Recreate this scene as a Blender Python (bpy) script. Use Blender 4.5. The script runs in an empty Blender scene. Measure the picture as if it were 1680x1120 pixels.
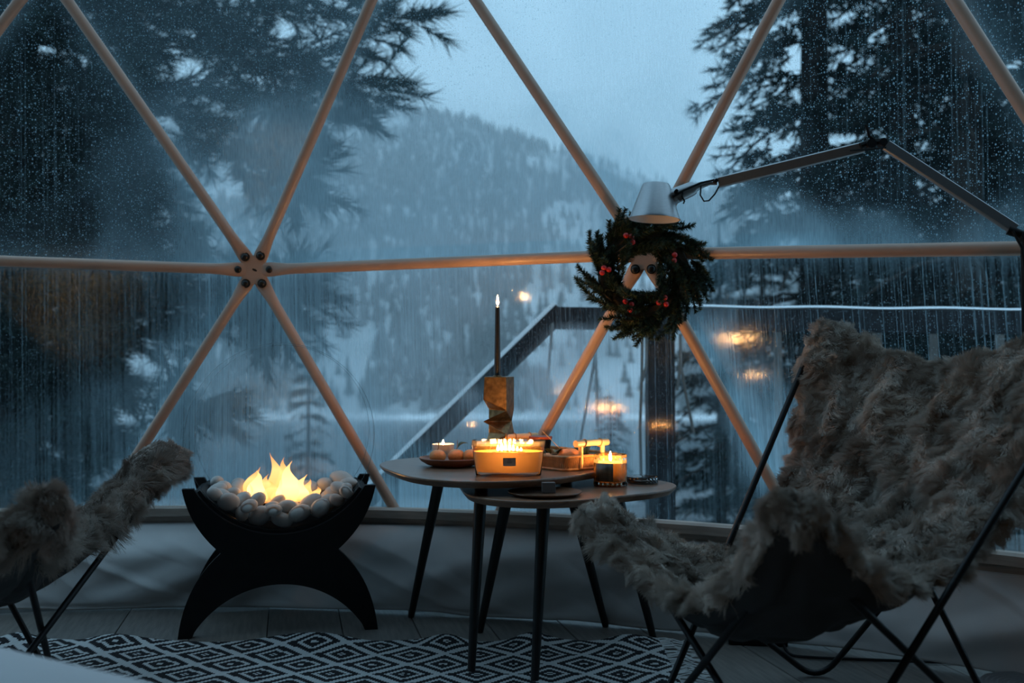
import bpy, bmesh, math, random
import numpy as np
from mathutils import Vector, Matrix, noise as mnoise

SC = bpy.context.scene
COL = SC.collection
PI = math.pi

# ------------------------------------------------------------------ camera, sky, exposure
F_PX, EYE, PITCH = 1633.0, 0.80, math.atan(40 / 1633.0)
cam_data = bpy.data.cameras.new('camera')
cam_data.sensor_width = 36.0
cam_data.lens = F_PX / 1680.0 * 36.0
cam_data.clip_end = 3000
cam_data.clip_start = 0.05
cam_data.dof.use_dof = True
cam_data.dof.focus_distance = 2.75
cam_data.dof.aperture_fstop = 2.8
cam = bpy.data.objects.new('camera', cam_data)
cam.location = (0, 0, EYE)
cam.rotation_euler = (PI / 2 + PITCH, 0, 0)
COL.objects.link(cam)
SC.camera = cam
SC.view_settings.view_transform = 'Standard'
SC.view_settings.look = 'None'
SC.view_settings.gamma = 1.0
SC.view_settings.use_curve_mapping = False
SC.view_settings.exposure = 0.0
SC.cycles.transparent_max_bounces = 24
SC.cycles.max_bounces = 10
SC.cycles.diffuse_bounces = 4
SC.cycles.use_denoising = True
SC.cycles.volume_bounces = 4
SC.cycles.sample_clamp_indirect = 4.0

world = bpy.data.worlds.new('dusk_sky')
SC.world = world
world.use_nodes = True
wn = world.node_tree.nodes; wl = world.node_tree.links
for n in list(wn): wn.remove(n)
w_out = wn.new('ShaderNodeOutputWorld'); w_bg = wn.new('ShaderNodeBackground')
w_tc = wn.new('ShaderNodeTexCoord'); w_sep = wn.new('ShaderNodeSeparateXYZ'); w_ramp = wn.new('ShaderNodeValToRGB')
wl.new(w_tc.outputs['Generated'], w_sep.inputs[0]); wl.new(w_sep.outputs['Z'], w_ramp.inputs[0])
w_ramp.color_ramp.elements[0].position = 0.0; w_ramp.color_ramp.elements[0].color = (0.46, 0.79, 1.04, 1)
w_ramp.color_ramp.elements[1].position = 0.7; w_ramp.color_ramp.elements[1].color = (0.58, 0.94, 1.24, 1)
wl.new(w_ramp.outputs[0], w_bg.inputs['Color']); w_bg.inputs['Strength'].default_value = 1.0
wl.new(w_bg.outputs[0], w_out.inputs[0])

# ------------------------------------------------------------------ helpers
def at(px, py, Y):
    x = (px - 840) / F_PX; y = (560 - py) / F_PX
    yd = math.cos(PITCH) - math.sin(PITCH) * y
    zd = math.sin(PITCH) + math.cos(PITCH) * y
    s = Y / yd
    return Vector((x * s, Y, EYE + zd * s))

def on_z(px, py, z):
    a = at(px, py, 1.0)
    s = (z - EYE) / (a.z - EYE)
    return Vector((a.x * s, s, z))

def proj(P):
    X, Y, Z = P[0], P[1], P[2] - EYE
    d = Y * math.cos(PITCH) + Z * math.sin(PITCH)
    u = -Y * math.sin(PITCH) + Z * math.cos(PITCH)
    return 840 + F_PX * X / d, 560 - F_PX * u / d

class MB:
    """collects faces of one part"""
    def __init__(self): self.v = []; self.f = []; self.mi = []; self.cur = 0
    def add(self, vs, fs):
        o = len(self.v)
        self.v += [tuple(p) for p in vs]
        for q in fs: self.f.append([i + o for i in q]); self.mi.append(self.cur)
        return self
    def box(self, c, s, M=None):
        c = Vector(c); h = Vector(s) / 2
        vs = []
        for z in (-1, 1):
            for x, y in ((-1, -1), (1, -1), (1, 1), (-1, 1)):
                p = Vector((x * h.x, y * h.y, z * h.z))
                if M is not None: p = M @ p
                vs.append(c + p)
        return self.add(vs, [(0, 3, 2, 1), (4, 5, 6, 7), (0, 1, 5, 4), (1, 2, 6, 5), (2, 3, 7, 6), (3, 0, 4, 7)])
    def bar(self, a, b, w, h, up=(0, 0, 1)):
        a = Vector(a); b = Vector(b); d = (b - a); L = d.length; d.normalize()
        s = d.cross(Vector(up))
        if s.length < 1e-4: s = d.cross(Vector((1, 0, 0)))
        s.normalize(); u = s.cross(d)
        M = Matrix((s, d, u)).transposed()
        return self.box((a + b) / 2, (w, L, h), M)
    def tube(self, pts, r, n=8, flat=None, normal=None, cap=True):
        pts = [Vector(p) for p in pts]; k = len(pts)
        rs = r if isinstance(r, (list, tuple)) else [r] * k
        prev = None; vs = []; fs = []
        for i, p in enumerate(pts):
            t = (pts[min(i + 1, k - 1)] - pts[max(i - 1, 0)]).normalized()
            if normal is not None:
                s = t.cross(Vector(normal)).normalized()
            elif prev is None:
                s = t.cross(Vector((0, 0, 1)))
                if s.length < 1e-3: s = t.cross(Vector((1, 0, 0)))
                s.normalize()
            else:
                s = (prev - t * prev.dot(t)).normalized()
            prev = s; u = s.cross(t)
            fl = flat[i] if flat else (1, 1)
            for j in range(n):
                a = 2 * PI * j / n
                vs.append(p + s * (math.cos(a) * rs[i] * fl[0]) + u * (math.sin(a) * rs[i] * fl[1]))
        for i in range(k - 1):
            for j in range(n):
                j2 = (j + 1) % n
                fs.append((i * n + j, i * n + j2, (i + 1) * n + j2, (i + 1) * n + j))
        if cap:
            fs.append(tuple(range(n))[::-1]); fs.append(tuple((k - 1) * n + j for j in range(n)))
        return self.add(vs, fs)
    def lathe(self, prof, n=24, c=(0, 0, 0), sx=1.0, sy=1.0, M=None, close=False):
        vs = []; fs = []; k = len(prof)
        for r, z in prof:
            for j in range(n):
                a = 2 * PI * j / n
                p = Vector((r * math.cos(a) * sx, r * math.sin(a) * sy, z))
                if M is not None: p = M @ p
                vs.append(p + Vector(c))
        for i in range(k - 1):
            for j in range(n):
                j2 = (j + 1) % n
                fs.append((i * n + j, i * n + j2, (i + 1) * n + j2, (i + 1) * n + j))
        if close:
            for j in range(n):
                j2 = (j + 1) % n
                fs.append(((k - 1) * n + j, (k - 1) * n + j2, j2, j))
        else:
            fs.append(tuple(range(n))[::-1]); fs.append(tuple((k - 1) * n + j for j in range(n)))
        return self.add(vs, fs)
    def prism(self, poly, fn, t0, t1):
        """poly of 2D points, fn(x,y,t) -> 3D"""
        n = len(poly)
        vs = [fn(x, y, t0) for x, y in poly] + [fn(x, y, t1) for x, y in poly]
        fs = [tuple(range(n))[::-1], tuple(range(n, 2 * n))]
        for i in range(n):
            j = (i + 1) % n
            fs.append((i, j, n + j, n + i))
        return self.add(vs, fs)
    def build(self, name, mat, parent=None, smooth=True, angle=40, loc=None, rot=None):
        me = bpy.data.meshes.new(name)
        me.from_pydata(self.v, [], self.f)
        mats = mat if isinstance(mat, (list, tuple)) else [mat]
        for m in mats: me.materials.append(m)
        if len(mats) > 1: me.polygons.foreach_set('material_index', self.mi)
        bm = bmesh.new(); bm.from_mesh(me); bmesh.ops.recalc_face_normals(bm, faces=bm.faces[:]); bm.to_mesh(me); bm.free()
        if smooth:
            me.polygons.foreach_set('use_smooth', [True] * len(me.polygons))
            me.set_sharp_from_angle(angle=math.radians(angle))
        me.update()
        return link(name, me, parent, loc, rot)

def link(name, data, parent=None, loc=None, rot=None):
    o = bpy.data.objects.new(name, data)
    COL.objects.link(o)
    if loc is not None: o.location = loc
    if rot is not None: o.rotation_euler = rot
    if parent is not None: o.parent = parent
    return o

def np_mesh(name, verts, tris, mat, parent=None, smooth=False):
    me = bpy.data.meshes.new(name)
    nv, nt = len(verts), len(tris)
    me.vertices.add(nv); me.vertices.foreach_set('co', np.asarray(verts, dtype=np.float32).ravel())
    me.loops.add(nt * 3); me.loops.foreach_set('vertex_index', np.asarray(tris, dtype=np.int32).ravel())
    me.polygons.add(nt); me.polygons.foreach_set('loop_start', np.arange(0, nt * 3, 3, dtype=np.int32))
    me.polygons.foreach_set('use_smooth', np.full(nt, smooth))
    me.materials.append(mat)
    me.update(calc_edges=True); me.validate()
    return link(name, me, parent)

def thing(name, label, cat, loc=(0, 0, 0), rot=None, group=None):
    o = bpy.data.objects.new(name, None); COL.objects.link(o)
    o.empty_display_size = 0.05
    o.location = loc
    if rot is not None: o.rotation_euler = rot
    return tag(o, label, cat, group)
def tag(o, label, cat, group=None):
    o['label'] = label; o['category'] = cat
    if group: o['group'] = group
    return o
def struct(o): o['kind'] = 'structure'; return o
def stuff(o): o['kind'] = 'stuff'; return o
def copy_tree(o, parent=None):
    c = o.copy(); COL.objects.link(c)
    if parent is not None: c.parent = parent
    for ch in list(o.children): copy_tree(ch, c)
    return c

def M(name, col, rough=0.6, metal=0.0, var=0.0, scale=20.0, bump=0.0, bscale=None, stretch=(1, 1, 1), coat=0.0, sss=0.0, sss_r=(0.03, 0.012, 0.005), spec=0.5, col2=None):
    m = bpy.data.materials.new(name); m.use_nodes = True
    nt = m.node_tree; p = nt.nodes['Principled BSDF']
    p.inputs['Base Color'].default_value = (*col, 1); p.inputs['Roughness'].default_value = rough
    p.inputs['Metallic'].default_value = metal
    p.inputs['Specular IOR Level'].default_value = spec
    if coat: p.inputs['Coat Weight'].default_value = coat
    if sss:
        p.inputs['Subsurface Weight'].default_value = sss
        p.inputs['Subsurface Radius'].default_value = sss_r; p.inputs['Subsurface Scale'].default_value = 1.0
    if var or bump or col2:
        tc = nt.nodes.new('ShaderNodeTexCoord'); mp = nt.nodes.new('ShaderNodeMapping')
        mp.inputs['Scale'].default_value = stretch
        nt.links.new(tc.outputs['Object'], mp.inputs[0])
        nz = nt.nodes.new('ShaderNodeTexNoise'); nz.inputs['Scale'].default_value = scale; nz.inputs['Detail'].default_value = 5
        nt.links.new(mp.outputs[0], nz.inputs['Vector'])
        if var or col2:
            mx = nt.nodes.new('ShaderNodeMix'); mx.data_type = 'RGBA'
            c2 = col2 if col2 else tuple(min(1, c * (1 + var)) for c in col)
            c1 = col if col2 else tuple(c * (1 - var) for c in col)
            mx.inputs['A'].default_value = (*c1, 1); mx.inputs['B'].default_value = (*c2, 1)
            mr = nt.nodes.new('ShaderNodeMapRange'); mr.inputs['From Min'].default_value = 0.35; mr.inputs['From Max'].default_value = 0.65
            nt.links.new(nz.outputs['Fac'], mr.inputs['Value']); nt.links.new(mr.outputs[0], mx.inputs['Factor'])
            nt.links.new(mx.outputs['Result'], p.inputs['Base Color'])
        if bump:
            nb = nz
            if bscale:
                nb = nt.nodes.new('ShaderNodeTexNoise'); nb.inputs['Scale'].default_value = bscale; nb.inputs['Detail'].default_value = 3
                nt.links.new(mp.outputs[0], nb.inputs['Vector'])
            b = nt.nodes.new('ShaderNodeBump'); b.inputs['Strength'].default_value = bump; b.inputs['Distance'].default_value = 0.004
            nt.links.new(nb.outputs['Fac'], b.inputs['Height']); nt.links.new(b.outputs[0], p.inputs['Normal'])
    return m

def thin_glass(name, tint=(0.97, 0.97, 0.97), ior=1.45, rough=0.02, milk=0.0, milkcol=(0.9, 0.8, 0.6)):
    m = bpy.data.materials.new(name); m.use_nodes = True
    nt = m.node_tree; N = nt.nodes; L = nt.links
    for n in list(N): N.remove(n)
    o = N.new('ShaderNodeOutputMaterial'); tr = N.new('ShaderNodeBsdfTransparent'); gl = N.new('ShaderNodeBsdfGlossy')
    fr = N.new('ShaderNodeFresnel'); mx = N.new('ShaderNodeMixShader')
    tr.inputs[0].default_value = (*tint, 1); gl.inputs['Roughness'].default_value = rough; fr.inputs['IOR'].default_value = ior
    base = tr.outputs[0]
    if milk:
        tl = N.new('ShaderNodeBsdfTranslucent'); tl.inputs[0].default_value = (*milkcol, 1)
        m0 = N.new('ShaderNodeMixShader'); m0.inputs[0].default_value = milk
        L.new(tr.outputs[0], m0.inputs[1]); L.new(tl.outputs[0], m0.inputs[2]); base = m0.outputs[0]
    L.new(fr.outputs[0], mx.inputs[0]); L.new(base, mx.inputs[1]); L.new(gl.outputs[0], mx.inputs[2]); L.new(mx.outputs[0], o.inputs[0])
    return m

def flame_mat(name, stops, strength, alpha_stops):
    """glowing gas: emission mixed with clear by height in the flame"""
    m = bpy.data.materials.new(name); m.use_nodes = True
    nt = m.node_tree; N = nt.nodes; L = nt.links
    for n in list(N): N.remove(n)
    o = N.new('ShaderNodeOutputMaterial'); tc = N.new('ShaderNodeTexCoord'); sp = N.new('ShaderNodeSeparateXYZ')
    L.new(tc.outputs['Generated'], sp.inputs[0])
    cr = N.new('ShaderNodeValToRGB'); ar = N.new('ShaderNodeValToRGB')
    for ramp, st in ((cr, stops), (ar, alpha_stops)):
        e = ramp.color_ramp.elements
        while len(e) < len(st): e.new(0.5)
        for q, (pos, c) in zip(e, st):
            q.position = pos; q.color = (*c, 1) if isinstance(c, tuple) else (c, c, c, 1)
        L.new(sp.outputs['Z'], ramp.inputs[0])
    em = N.new('ShaderNodeEmission'); em.inputs['Strength'].default_value = strength
    tr = N.new('ShaderNodeBsdfTransparent'); mx = N.new('ShaderNodeMixShader')
    L.new(cr.outputs[0], em.inputs[0]); L.new(ar.outputs[0], mx.inputs[0]); L.new(tr.outputs[0], mx.inputs[1]); L.new(em.outputs[0], mx.inputs[2])
    L.new(mx.outputs[0], o.inputs[0])
    return m

rng = np.random.default_rng(7)
random.seed(11)

# ------------------------------------------------------------------ materials
m_black = M('black_steel', (0.006, 0.006, 0.0065), 0.6, 0.0, var=0.2, scale=30, spec=0.2)
m_rod = M('black_painted_rod', (0.008, 0.008, 0.009), 0.45, spec=0.3)
m_strut = M('cream_painted_tube', (0.47, 0.305, 0.225), 0.38, 0.0, var=0.05, scale=9)
m_bolt = M('dark_bolt', (0.03, 0.028, 0.025), 0.35, 0.6)
m_plank = [M('grey_oak_%s' % k, c, 0.5, var=0.22, scale=14, bump=0.15, bscale=60, stretch=(6, 0.6, 1)) for k, c in
           (('one', (0.115, 0.10, 0.088)), ('two', (0.13, 0.113, 0.098)), ('three', (0.10, 0.09, 0.08)))]
m_sub = M('subfloor', (0.05, 0.045, 0.04), 0.8)
m_skirt = M('grey_fabric', (0.60, 0.585, 0.575), 0.75, var=0.06, scale=6, bump=0.05, bscale=300)
m_lip = M('pale_wood_lip', (0.38, 0.31, 0.26), 0.55, var=0.15, scale=10, stretch=(1, 1, 8))
m_canvas = M('rear_canvas', (0.10, 0.092, 0.085), 0.85, var=0.05, scale=4)
m_fur = M('sheepskin_wool', (0.46, 0.395, 0.34), 0.85, var=0.28, scale=9, spec=0.2)
m_hide = M('sheepskin_hide', (0.36, 0.31, 0.27), 0.9, var=0.25, scale=12, bump=0.6, bscale=60)
m_sling = M('dark_canvas_sling', (0.040, 0.038, 0.037), 0.8, bump=0.1, bscale=400)
m_table = M('walnut_top', (0.21, 0.115, 0.07), 0.3, var=0.22, scale=10, stretch=(1.2, 9, 1), coat=0.2)
m_leg = M('black_turned_leg', (0.009, 0.0085, 0.0085), 0.42, spec=0.35)
m_alu = M('brushed_aluminium', (0.35, 0.36, 0.37), 0.36, 0.9, var=0.05, scale=80, stretch=(1, 1, 8))
m_needle = M('wreath_needles', (0.020, 0.045, 0.022), 0.6, var=0.35, scale=30)
m_twig = M('twig_bark', (0.06, 0.045, 0.03), 0.8)
m_berry = M('red_berry', (0.50, 0.012, 0.010), 0.35, coat=0.2)
m_pebble = M('white_pebble', (0.62, 0.58, 0.54), 0.6, var=0.10, scale=30, bump=0.06, bscale=50)
m_wax = M('amber_wax', (0.93, 0.76, 0.52), 0.4, sss=1.0, sss_r=(0.026, 0.018, 0.010))
m_wax2 = M('cream_wax', (0.95, 0.82, 0.62), 0.4, sss=1.0, sss_r=(0.034, 0.024, 0.013))
m_wick = M('charred_wick', (0.01, 0.008, 0.006), 0.9)
m_blackwax = M('black_wax', (0.012, 0.011, 0.011), 0.4, coat=0.2)
m_bronze = M('hammered_bronze', (0.24, 0.14, 0.065), 0.34, 1.0, var=0.35, scale=55, bump=0.25, bscale=170)
m_bowl = M('red_brown_wood_bowl', (0.22, 0.075, 0.035), 0.42, var=0.25, scale=14, stretch=(1, 6, 1))
m_mandarin = M('mandarin_peel', (0.72, 0.30, 0.10), 0.45, var=0.12, scale=10, bump=0.25, bscale=220)
m_leaf = M('dull_green_leaf', (0.055, 0.075, 0.022), 0.5, var=0.3, scale=25)
m_stem = M('brown_stem', (0.07, 0.045, 0.025), 0.7)
m_wicker = M('brown_wicker', (0.42, 0.22, 0.085), 0.5, var=0.25, scale=60)
m_bamboo = M('pale_bamboo', (0.78, 0.52, 0.26), 0.4, var=0.12, scale=18)
m_plate = M('dark_brown_plate', (0.16, 0.08, 0.045), 0.28, var=0.15, scale=20)
m_greybox = M('grey_card', (0.11, 0.105, 0.105), 0.7)
m_label = M('bronze_label', (0.50, 0.33, 0.25), 0.45, var=0.06, scale=20)
m_labelink = M('dark_label_ink', (0.05, 0.028, 0.018), 0.6)
m_darklabel = M('dark_brown_label', (0.10, 0.065, 0.04), 0.32, var=0.35, scale=9, stretch=(14, 14, 0.2))
m_white = M('white_duvet_cotton', (0.55, 0.56, 0.57), 0.85, bump=0.2, bscale=90)
m_deck = M('wet_deck_board', (0.075, 0.072, 0.07), 0.45, var=0.25, scale=8, stretch=(8, 1, 1))
m_railwood = M('dark_rail_timber', (0.016, 0.016, 0.018), 0.6, var=0.25, scale=10, spec=0.05)
m_paletimber = M('pale_baluster_timber', (0.12, 0.11, 0.10), 0.7, var=0.2, scale=8)
m_snow = M('settled_snow', (0.82, 0.84, 0.86), 0.7, var=0.04, scale=3)
m_rope = M('weathered_rope', (0.10, 0.09, 0.08), 0.9)
m_bark = M('pine_bark', (0.03, 0.025, 0.022), 0.9, var=0.3, scale=12, spec=0.08)
m_pine = M('pine_foliage', (0.012, 0.022, 0.020), 0.7, var=0.3, scale=1.5, spec=0.08)
m_spruce = M('spruce_foliage', (0.010, 0.019, 0.018), 0.7, var=0.3, scale=1.5, spec=0.08)
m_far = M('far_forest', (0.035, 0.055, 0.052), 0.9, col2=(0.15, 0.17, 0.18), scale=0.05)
m_cup = thin_glass('smoky_cup_glass', (0.36, 0.33, 0.33), 1.45)
m_cork = M('rust_cup_lid', (0.30, 0.065, 0.03), 0.5, var=0.2, scale=40)
m_vessel = thin_glass('clear_vessel_glass', (0.995, 0.98, 0.95), 1.30, milk=0.03, milkcol=(1.0, 0.85, 0.6))
m_amber = thin_glass('amber_cut_glass', (0.99, 0.88, 0.66), 1.45, 0.05, milk=0.10, milkcol=(1.0, 0.74, 0.38))
m_amberdeep = thin_glass('deep_amber_glass', (0.50, 0.18, 0.05), 1.6, 0.05)
m_lidglass = thin_glass('smoky_lid_glass', (0.62, 0.60, 0.58), 1.7, 0.06, milk=0.10, milkcol=(0.6, 0.6, 0.6))
m_screen = thin_glass('fire_screen_glass', (0.985, 0.985, 0.985), 1.2, 0.01)
m_screenrim = thin_glass('screen_rim_glass', (0.70, 0.74, 0.75), 1.6, 0.05)
m_flame = flame_mat('candle_flame_core', [(0.0, (1.0, 0.42, 0.12)), (0.4, (1.0, 0.52, 0.18)), (1.0, (1.0, 0.48, 0.15))], 1100.0, [(0.0, 1.0), (1.0, 1.0)])
m_halo = flame_mat('candle_flame_edge', [(0.0, (0.6, 0.25, 0.15)), (0.35, (1.0, 0.42, 0.10)), (1.0, (1.0, 0.38, 0.06))], 1.6, [(0.0, 0.15), (0.4, 0.45), (1.0, 0.25)])
m_fire = flame_mat('fire_tongue', [(0.0, (0.9, 0.30, 0.08)), (0.30, (1.0, 0.44, 0.12)), (0.65, (1.0, 0.52, 0.17)), (1.0, (1.0, 0.32, 0.05))], 2.0,
                   [(0.0, 0.25), (0.3, 0.62), (0.65, 0.68), (0.9, 0.35), (1.0, 0.10)])
m_fire2 = flame_mat('fire_tongue_core', [(0.0, (1.0, 0.38, 0.09)), (0.4, (1.0, 0.54, 0.19)), (1.0, (1.0, 0.42, 0.11))], 3.4,
                   [(0.0, 0.35), (0.35, 0.9), (0.8, 0.7), (1.0, 0.2)])

m_flame_big = m_flame.copy(); m_flame_big.name = 'wide_flame_core'
for _nd in m_flame_big.node_tree.nodes:
    if _nd.type == 'EMISSION': _nd.inputs['Strength'].default_value = 2600.0
m_film = bpy.data.materials.new('amber_wax_film'); m_film.use_nodes = True
_n = m_film.node_tree.nodes; _n.remove(_n['Principled BSDF']); _t = _n.new('ShaderNodeBsdfTransparent'); _t.inputs[0].default_value = (.55, .36, .16, 1)
m_film.node_tree.links.new(_t.outputs[0], _n['Material Output'].inputs[0])

def wax_mat(name, trans, diff):
    m = bpy.data.materials.new(name); m.use_nodes = True
    nt = m.node_tree; N = nt.nodes; L = nt.links; N.remove(N['Principled BSDF'])
    d = N.new('ShaderNodeBsdfDiffuse'); d.inputs[0].default_value = (*diff, 1); t = N.new('ShaderNodeBsdfTranslucent'); t.inputs[0].default_value = (*trans, 1)
    a = N.new('ShaderNodeAddShader'); L.new(d.outputs[0], a.inputs[0]); L.new(t.outputs[0], a.inputs[1]); L.new(a.outputs[0], N['Material Output'].inputs[0])
    return m
m_wax = wax_mat('glowing_wax', (.0170, .0100, .0038), (.45, .33, .20))
m_wax2 = wax_mat('glowing_cream_wax', (.044, .026, .0100), (.45, .33, .20))

def rug_material():
    m = bpy.data.materials.new('woven_diamond_rug'); m.use_nodes = True
    nt = m.node_tree; N = nt.nodes; L = nt.links; p = N['Principled BSDF']; p.inputs['Roughness'].default_value = 0.95
    p.inputs['Specular IOR Level'].default_value = 0.1
    tc = N.new('ShaderNodeTexCoord'); sp = N.new('ShaderNodeSeparateXYZ'); L.new(tc.outputs['Object'], sp.inputs[0])
    def mth(op, a, b=None):
        n = N.new('ShaderNodeMath'); n.operation = op
        for i, v in enumerate((a, b)):
            if v is None: continue
            if isinstance(v, (int, float)): n.inputs[i].default_value = v
            else: L.new(v, n.inputs[i])
        return n.outputs[0]
    q = lambda s, st: mth('MULTIPLY', mth('FLOOR', mth('DIVIDE', s, st)), st)
    x = q(sp.outputs['X'], 0.0075); y = q(sp.outputs['Y'], 0.0075)
    xa = mth('DIVIDE', x, 0.188); ya = mth('DIVIDE', y, 0.172)
    def cell(s): return mth('MULTIPLY', mth('ABSOLUTE', mth('SUBTRACT', mth('FRACT', s), 0.5)), 2.0)
    d = mth('MAXIMUM', cell(mth('ADD', xa, ya)), cell(mth('SUBTRACT', xa, ya)))
    r = N.new('ShaderNodeValToRGB'); r.color_ramp.interpolation = 'CONSTANT'
    W, B = (0.42, 0.42, 0.415, 1), (0.016, 0.016, 0.018, 1)
    e = r.color_ramp.elements
    st = [(0.0, B), (0.05, W), (0.13, B), (0.40, W), (0.57, B), (0.84, W)]
    while len(e) < len(st): e.new(0.5)
    for k, (pp, c) in zip(e, st): k.position = pp; k.color = c
    L.new(d, r.inputs[0]); L.new(r.outputs[0], p.inputs['Base Color'])
    w = N.new('ShaderNodeTexWave'); w.inputs['Scale'].default_value = 60; w.inputs['Distortion'].default_value = 1.0
    L.new(tc.outputs['Object'], w.inputs['Vector'])
    b = N.new('ShaderNodeBump'); b.inputs['Strength'].default_value = 0.4; b.inputs['Distance'].default_value = 0.002
    L.new(w.outputs['Fac'], b.inputs['Height']); L.new(b.outputs[0], p.inputs['Normal'])
    return m
m_rug = rug_material()
m_rugedge = M('rug_fringe_cotton', (0.5, 0.5, 0.49), 0.95)

def membrane_material():
    """clear plastic with condensation: haze where the attribute 'fog' is high, running streaks and beads of water"""
    m = bpy.data.materials.new('wet_clear_membrane'); m.use_nodes = True
    nt = m.node_tree; N = nt.nodes; L = nt.links
    for n in list(N): N.remove(n)
    out = N.new('ShaderNodeOutputMaterial')
    uv = N.new('ShaderNodeUVMap'); uv.uv_map = 'UVMap'
    def mth(op, a, b=None, c=None, clamp=False):
        n = N.new('ShaderNodeMath'); n.operation = op; n.use_clamp = clamp
        for i, v in enumerate((a, b, c)):
            if v is None: continue
            if isinstance(v, (int, float)): n.inputs[i].default_value = v
            else: L.new(v, n.inputs[i])
        return n.outputs[0]
    def mapped(sx, sy, off=0):
        mp = N.new('ShaderNodeMapping'); mp.inputs['Scale'].default_value = (sx, sy, 1); mp.inputs['Location'].default_value = (off, off * .37, 0)
        L.new(uv.outputs[0], mp.inputs[0]); return mp.outputs[0]
    def nz(sx, sy, det=2, off=0, dim='2D'):
        n = N.new('ShaderNodeTexNoise'); n.noise_dimensions = dim; n.inputs['Scale'].default_value = 1; n.inputs['Detail'].default_value = det
        L.new(mapped(sx, sy, off), n.inputs['Vector']); return n.outputs['Fac']
    def mr(v, a, b, c=0.0, d=1.0):
        n = N.new('ShaderNodeMapRange'); n.inputs[1].default_value = a; n.inputs[2].default_value = b; n.inputs[3].default_value = c; n.inputs[4].default_value = d
        L.new(v, n.inputs[0]); return n.outputs[0]
    def attr(nm):
        a = N.new('ShaderNodeAttribute'); a.attribute_name = nm; return a.outputs['Fac']
    fog, strk, drop = attr('fog'), attr('streak'), attr('drop')
    s1 = nz(150, 1.3, 3); s2 = nz(48, 1.0, 2, 5.3); s3 = nz(260, 26, 2, 2.1); big = nz(5, 4, 4, 9.1)
    streak = mth('ADD', mth('MULTIPLY', mth('SUBTRACT', s1, 0.5), 1.5), mth('MULTIPLY', mth('SUBTRACT', s2, 0.5), 0.55))
    streak = mth('ADD', streak, mth('MULTIPLY', mth('SUBTRACT', s3, 0.5), 0.4))
    edge = mth('MULTIPLY', mth('MULTIPLY', fog, mth('SUBTRACT', 1.0, fog)), mth('ADD', mth('MULTIPLY', strk, 5.0), 0.06))
    f = mth('ADD', fog, mth('MULTIPLY', streak, mth('ADD', strk, edge)))
    f = mth('ADD', f, mth('MULTIPLY', mth('SUBTRACT', big, 0.5), mth('MULTIPLY', fog, 0.5)))
    f = mth('MINIMUM', mth('MAXIMUM', f, 0.006), 0.85)
    f = mth('ADD', f, mth('MULTIPLY', mth('SUBTRACT', s3, 0.5), mth('MULTIPLY', mth('MULTIPLY', fog, mth('SUBTRACT', 1.0, fog)), mth('MULTIPLY', drop, 0.9))))
    f = mth('MINIMUM', mth('MAXIMUM', f, 0.012), 0.85)
    # thin bright runs of water
    run = nz(150, 0.55, 1, 31.7)
    run = mth('MULTIPLY', mr(run, 0.64, 0.68), mth('ADD', 0.10, mth('MULTIPLY', strk, 0.9)))
    f = mth('MAXIMUM', f, mth('MULTIPLY', run, mr(s3, 0.35, 0.65, 0.3, 1.0)))
    # beads
    def beads(sc, thr, rad, off):
        v = N.new('ShaderNodeTexVoronoi'); v.voronoi_dimensions = '2D'; v.inputs['Scale'].default_value = 1
        L.new(mapped(sc, sc * 0.8, off), v.inputs['Vector'])
        sp = N.new('ShaderNodeSeparateColor'); L.new(v.outputs['Color'], sp.inputs[0])
        on = mth('GREATER_THAN', sp.outputs[0], thr)
        size = mth('MULTIPLY', sp.outputs[1], rad)
        d = mth('DIVIDE', v.outputs['Distance'], mth('ADD', size, 0.05))
        return mth('MULTIPLY', on, mr(d, 1.0, 0.6))
    bd = mth('MAXIMUM', beads(190, 0.50, 0.36, 1.7), beads(95, 0.72, 0.30, 4.4))
    bd = mth('MULTIPLY', bd, drop)
    f = mth('MAXIMUM', f, mth('MULTIPLY', bd, 0.34))
    tr = N.new('ShaderNodeBsdfTransparent'); tr.inputs[0].default_value = (0.90, 0.95, 0.97, 1)
    tl = N.new('ShaderNodeBsdfTranslucent'); tl.inputs[0].default_value = (0.52, 0.80, 0.93, 1)
    df = N.new('ShaderNodeBsdfDiffuse'); df.inputs[0].default_value = (0.85, 0.87, 0.88, 1)
    mh = N.new('ShaderNodeMixShader'); mh.inputs[0].default_value = 0.12
    L.new(tl.outputs[0], mh.inputs[1]); L.new(df.outputs[0], mh.inputs[2])
    m1 = N.new('ShaderNodeMixShader'); L.new(f, m1.inputs[0]); L.new(tr.outputs[0], m1.inputs[1]); L.new(mh.outputs[0], m1.inputs[2])
    gl = N.new('ShaderNodeBsdfGlossy'); gl.inputs['Roughness'].default_value = 0.10; gl.inputs[0].default_value = (1, 1, 1, 1)
    bp = N.new('ShaderNodeBump'); bp.inputs['Strength'].default_value = 0.12; bp.inputs['Distance'].default_value = 0.002
    L.new(mth('ADD', bd, s3), bp.inputs['Height']); L.new(bp.outputs[0], gl.inputs['Normal'])
    fr = N.new('ShaderNodeFresnel'); fr.inputs['IOR'].default_value = 1.30
    m2 = N.new('ShaderNodeMixShader'); L.new(fr.outputs[0], m2.inputs[0]); L.new(m1.outputs[0], m2.inputs[1]); L.new(gl.outputs[0], m2.inputs[2])
    L.new(m2.outputs[0], out.inputs[0])
    return m
m_mem = membrane_material()

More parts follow.
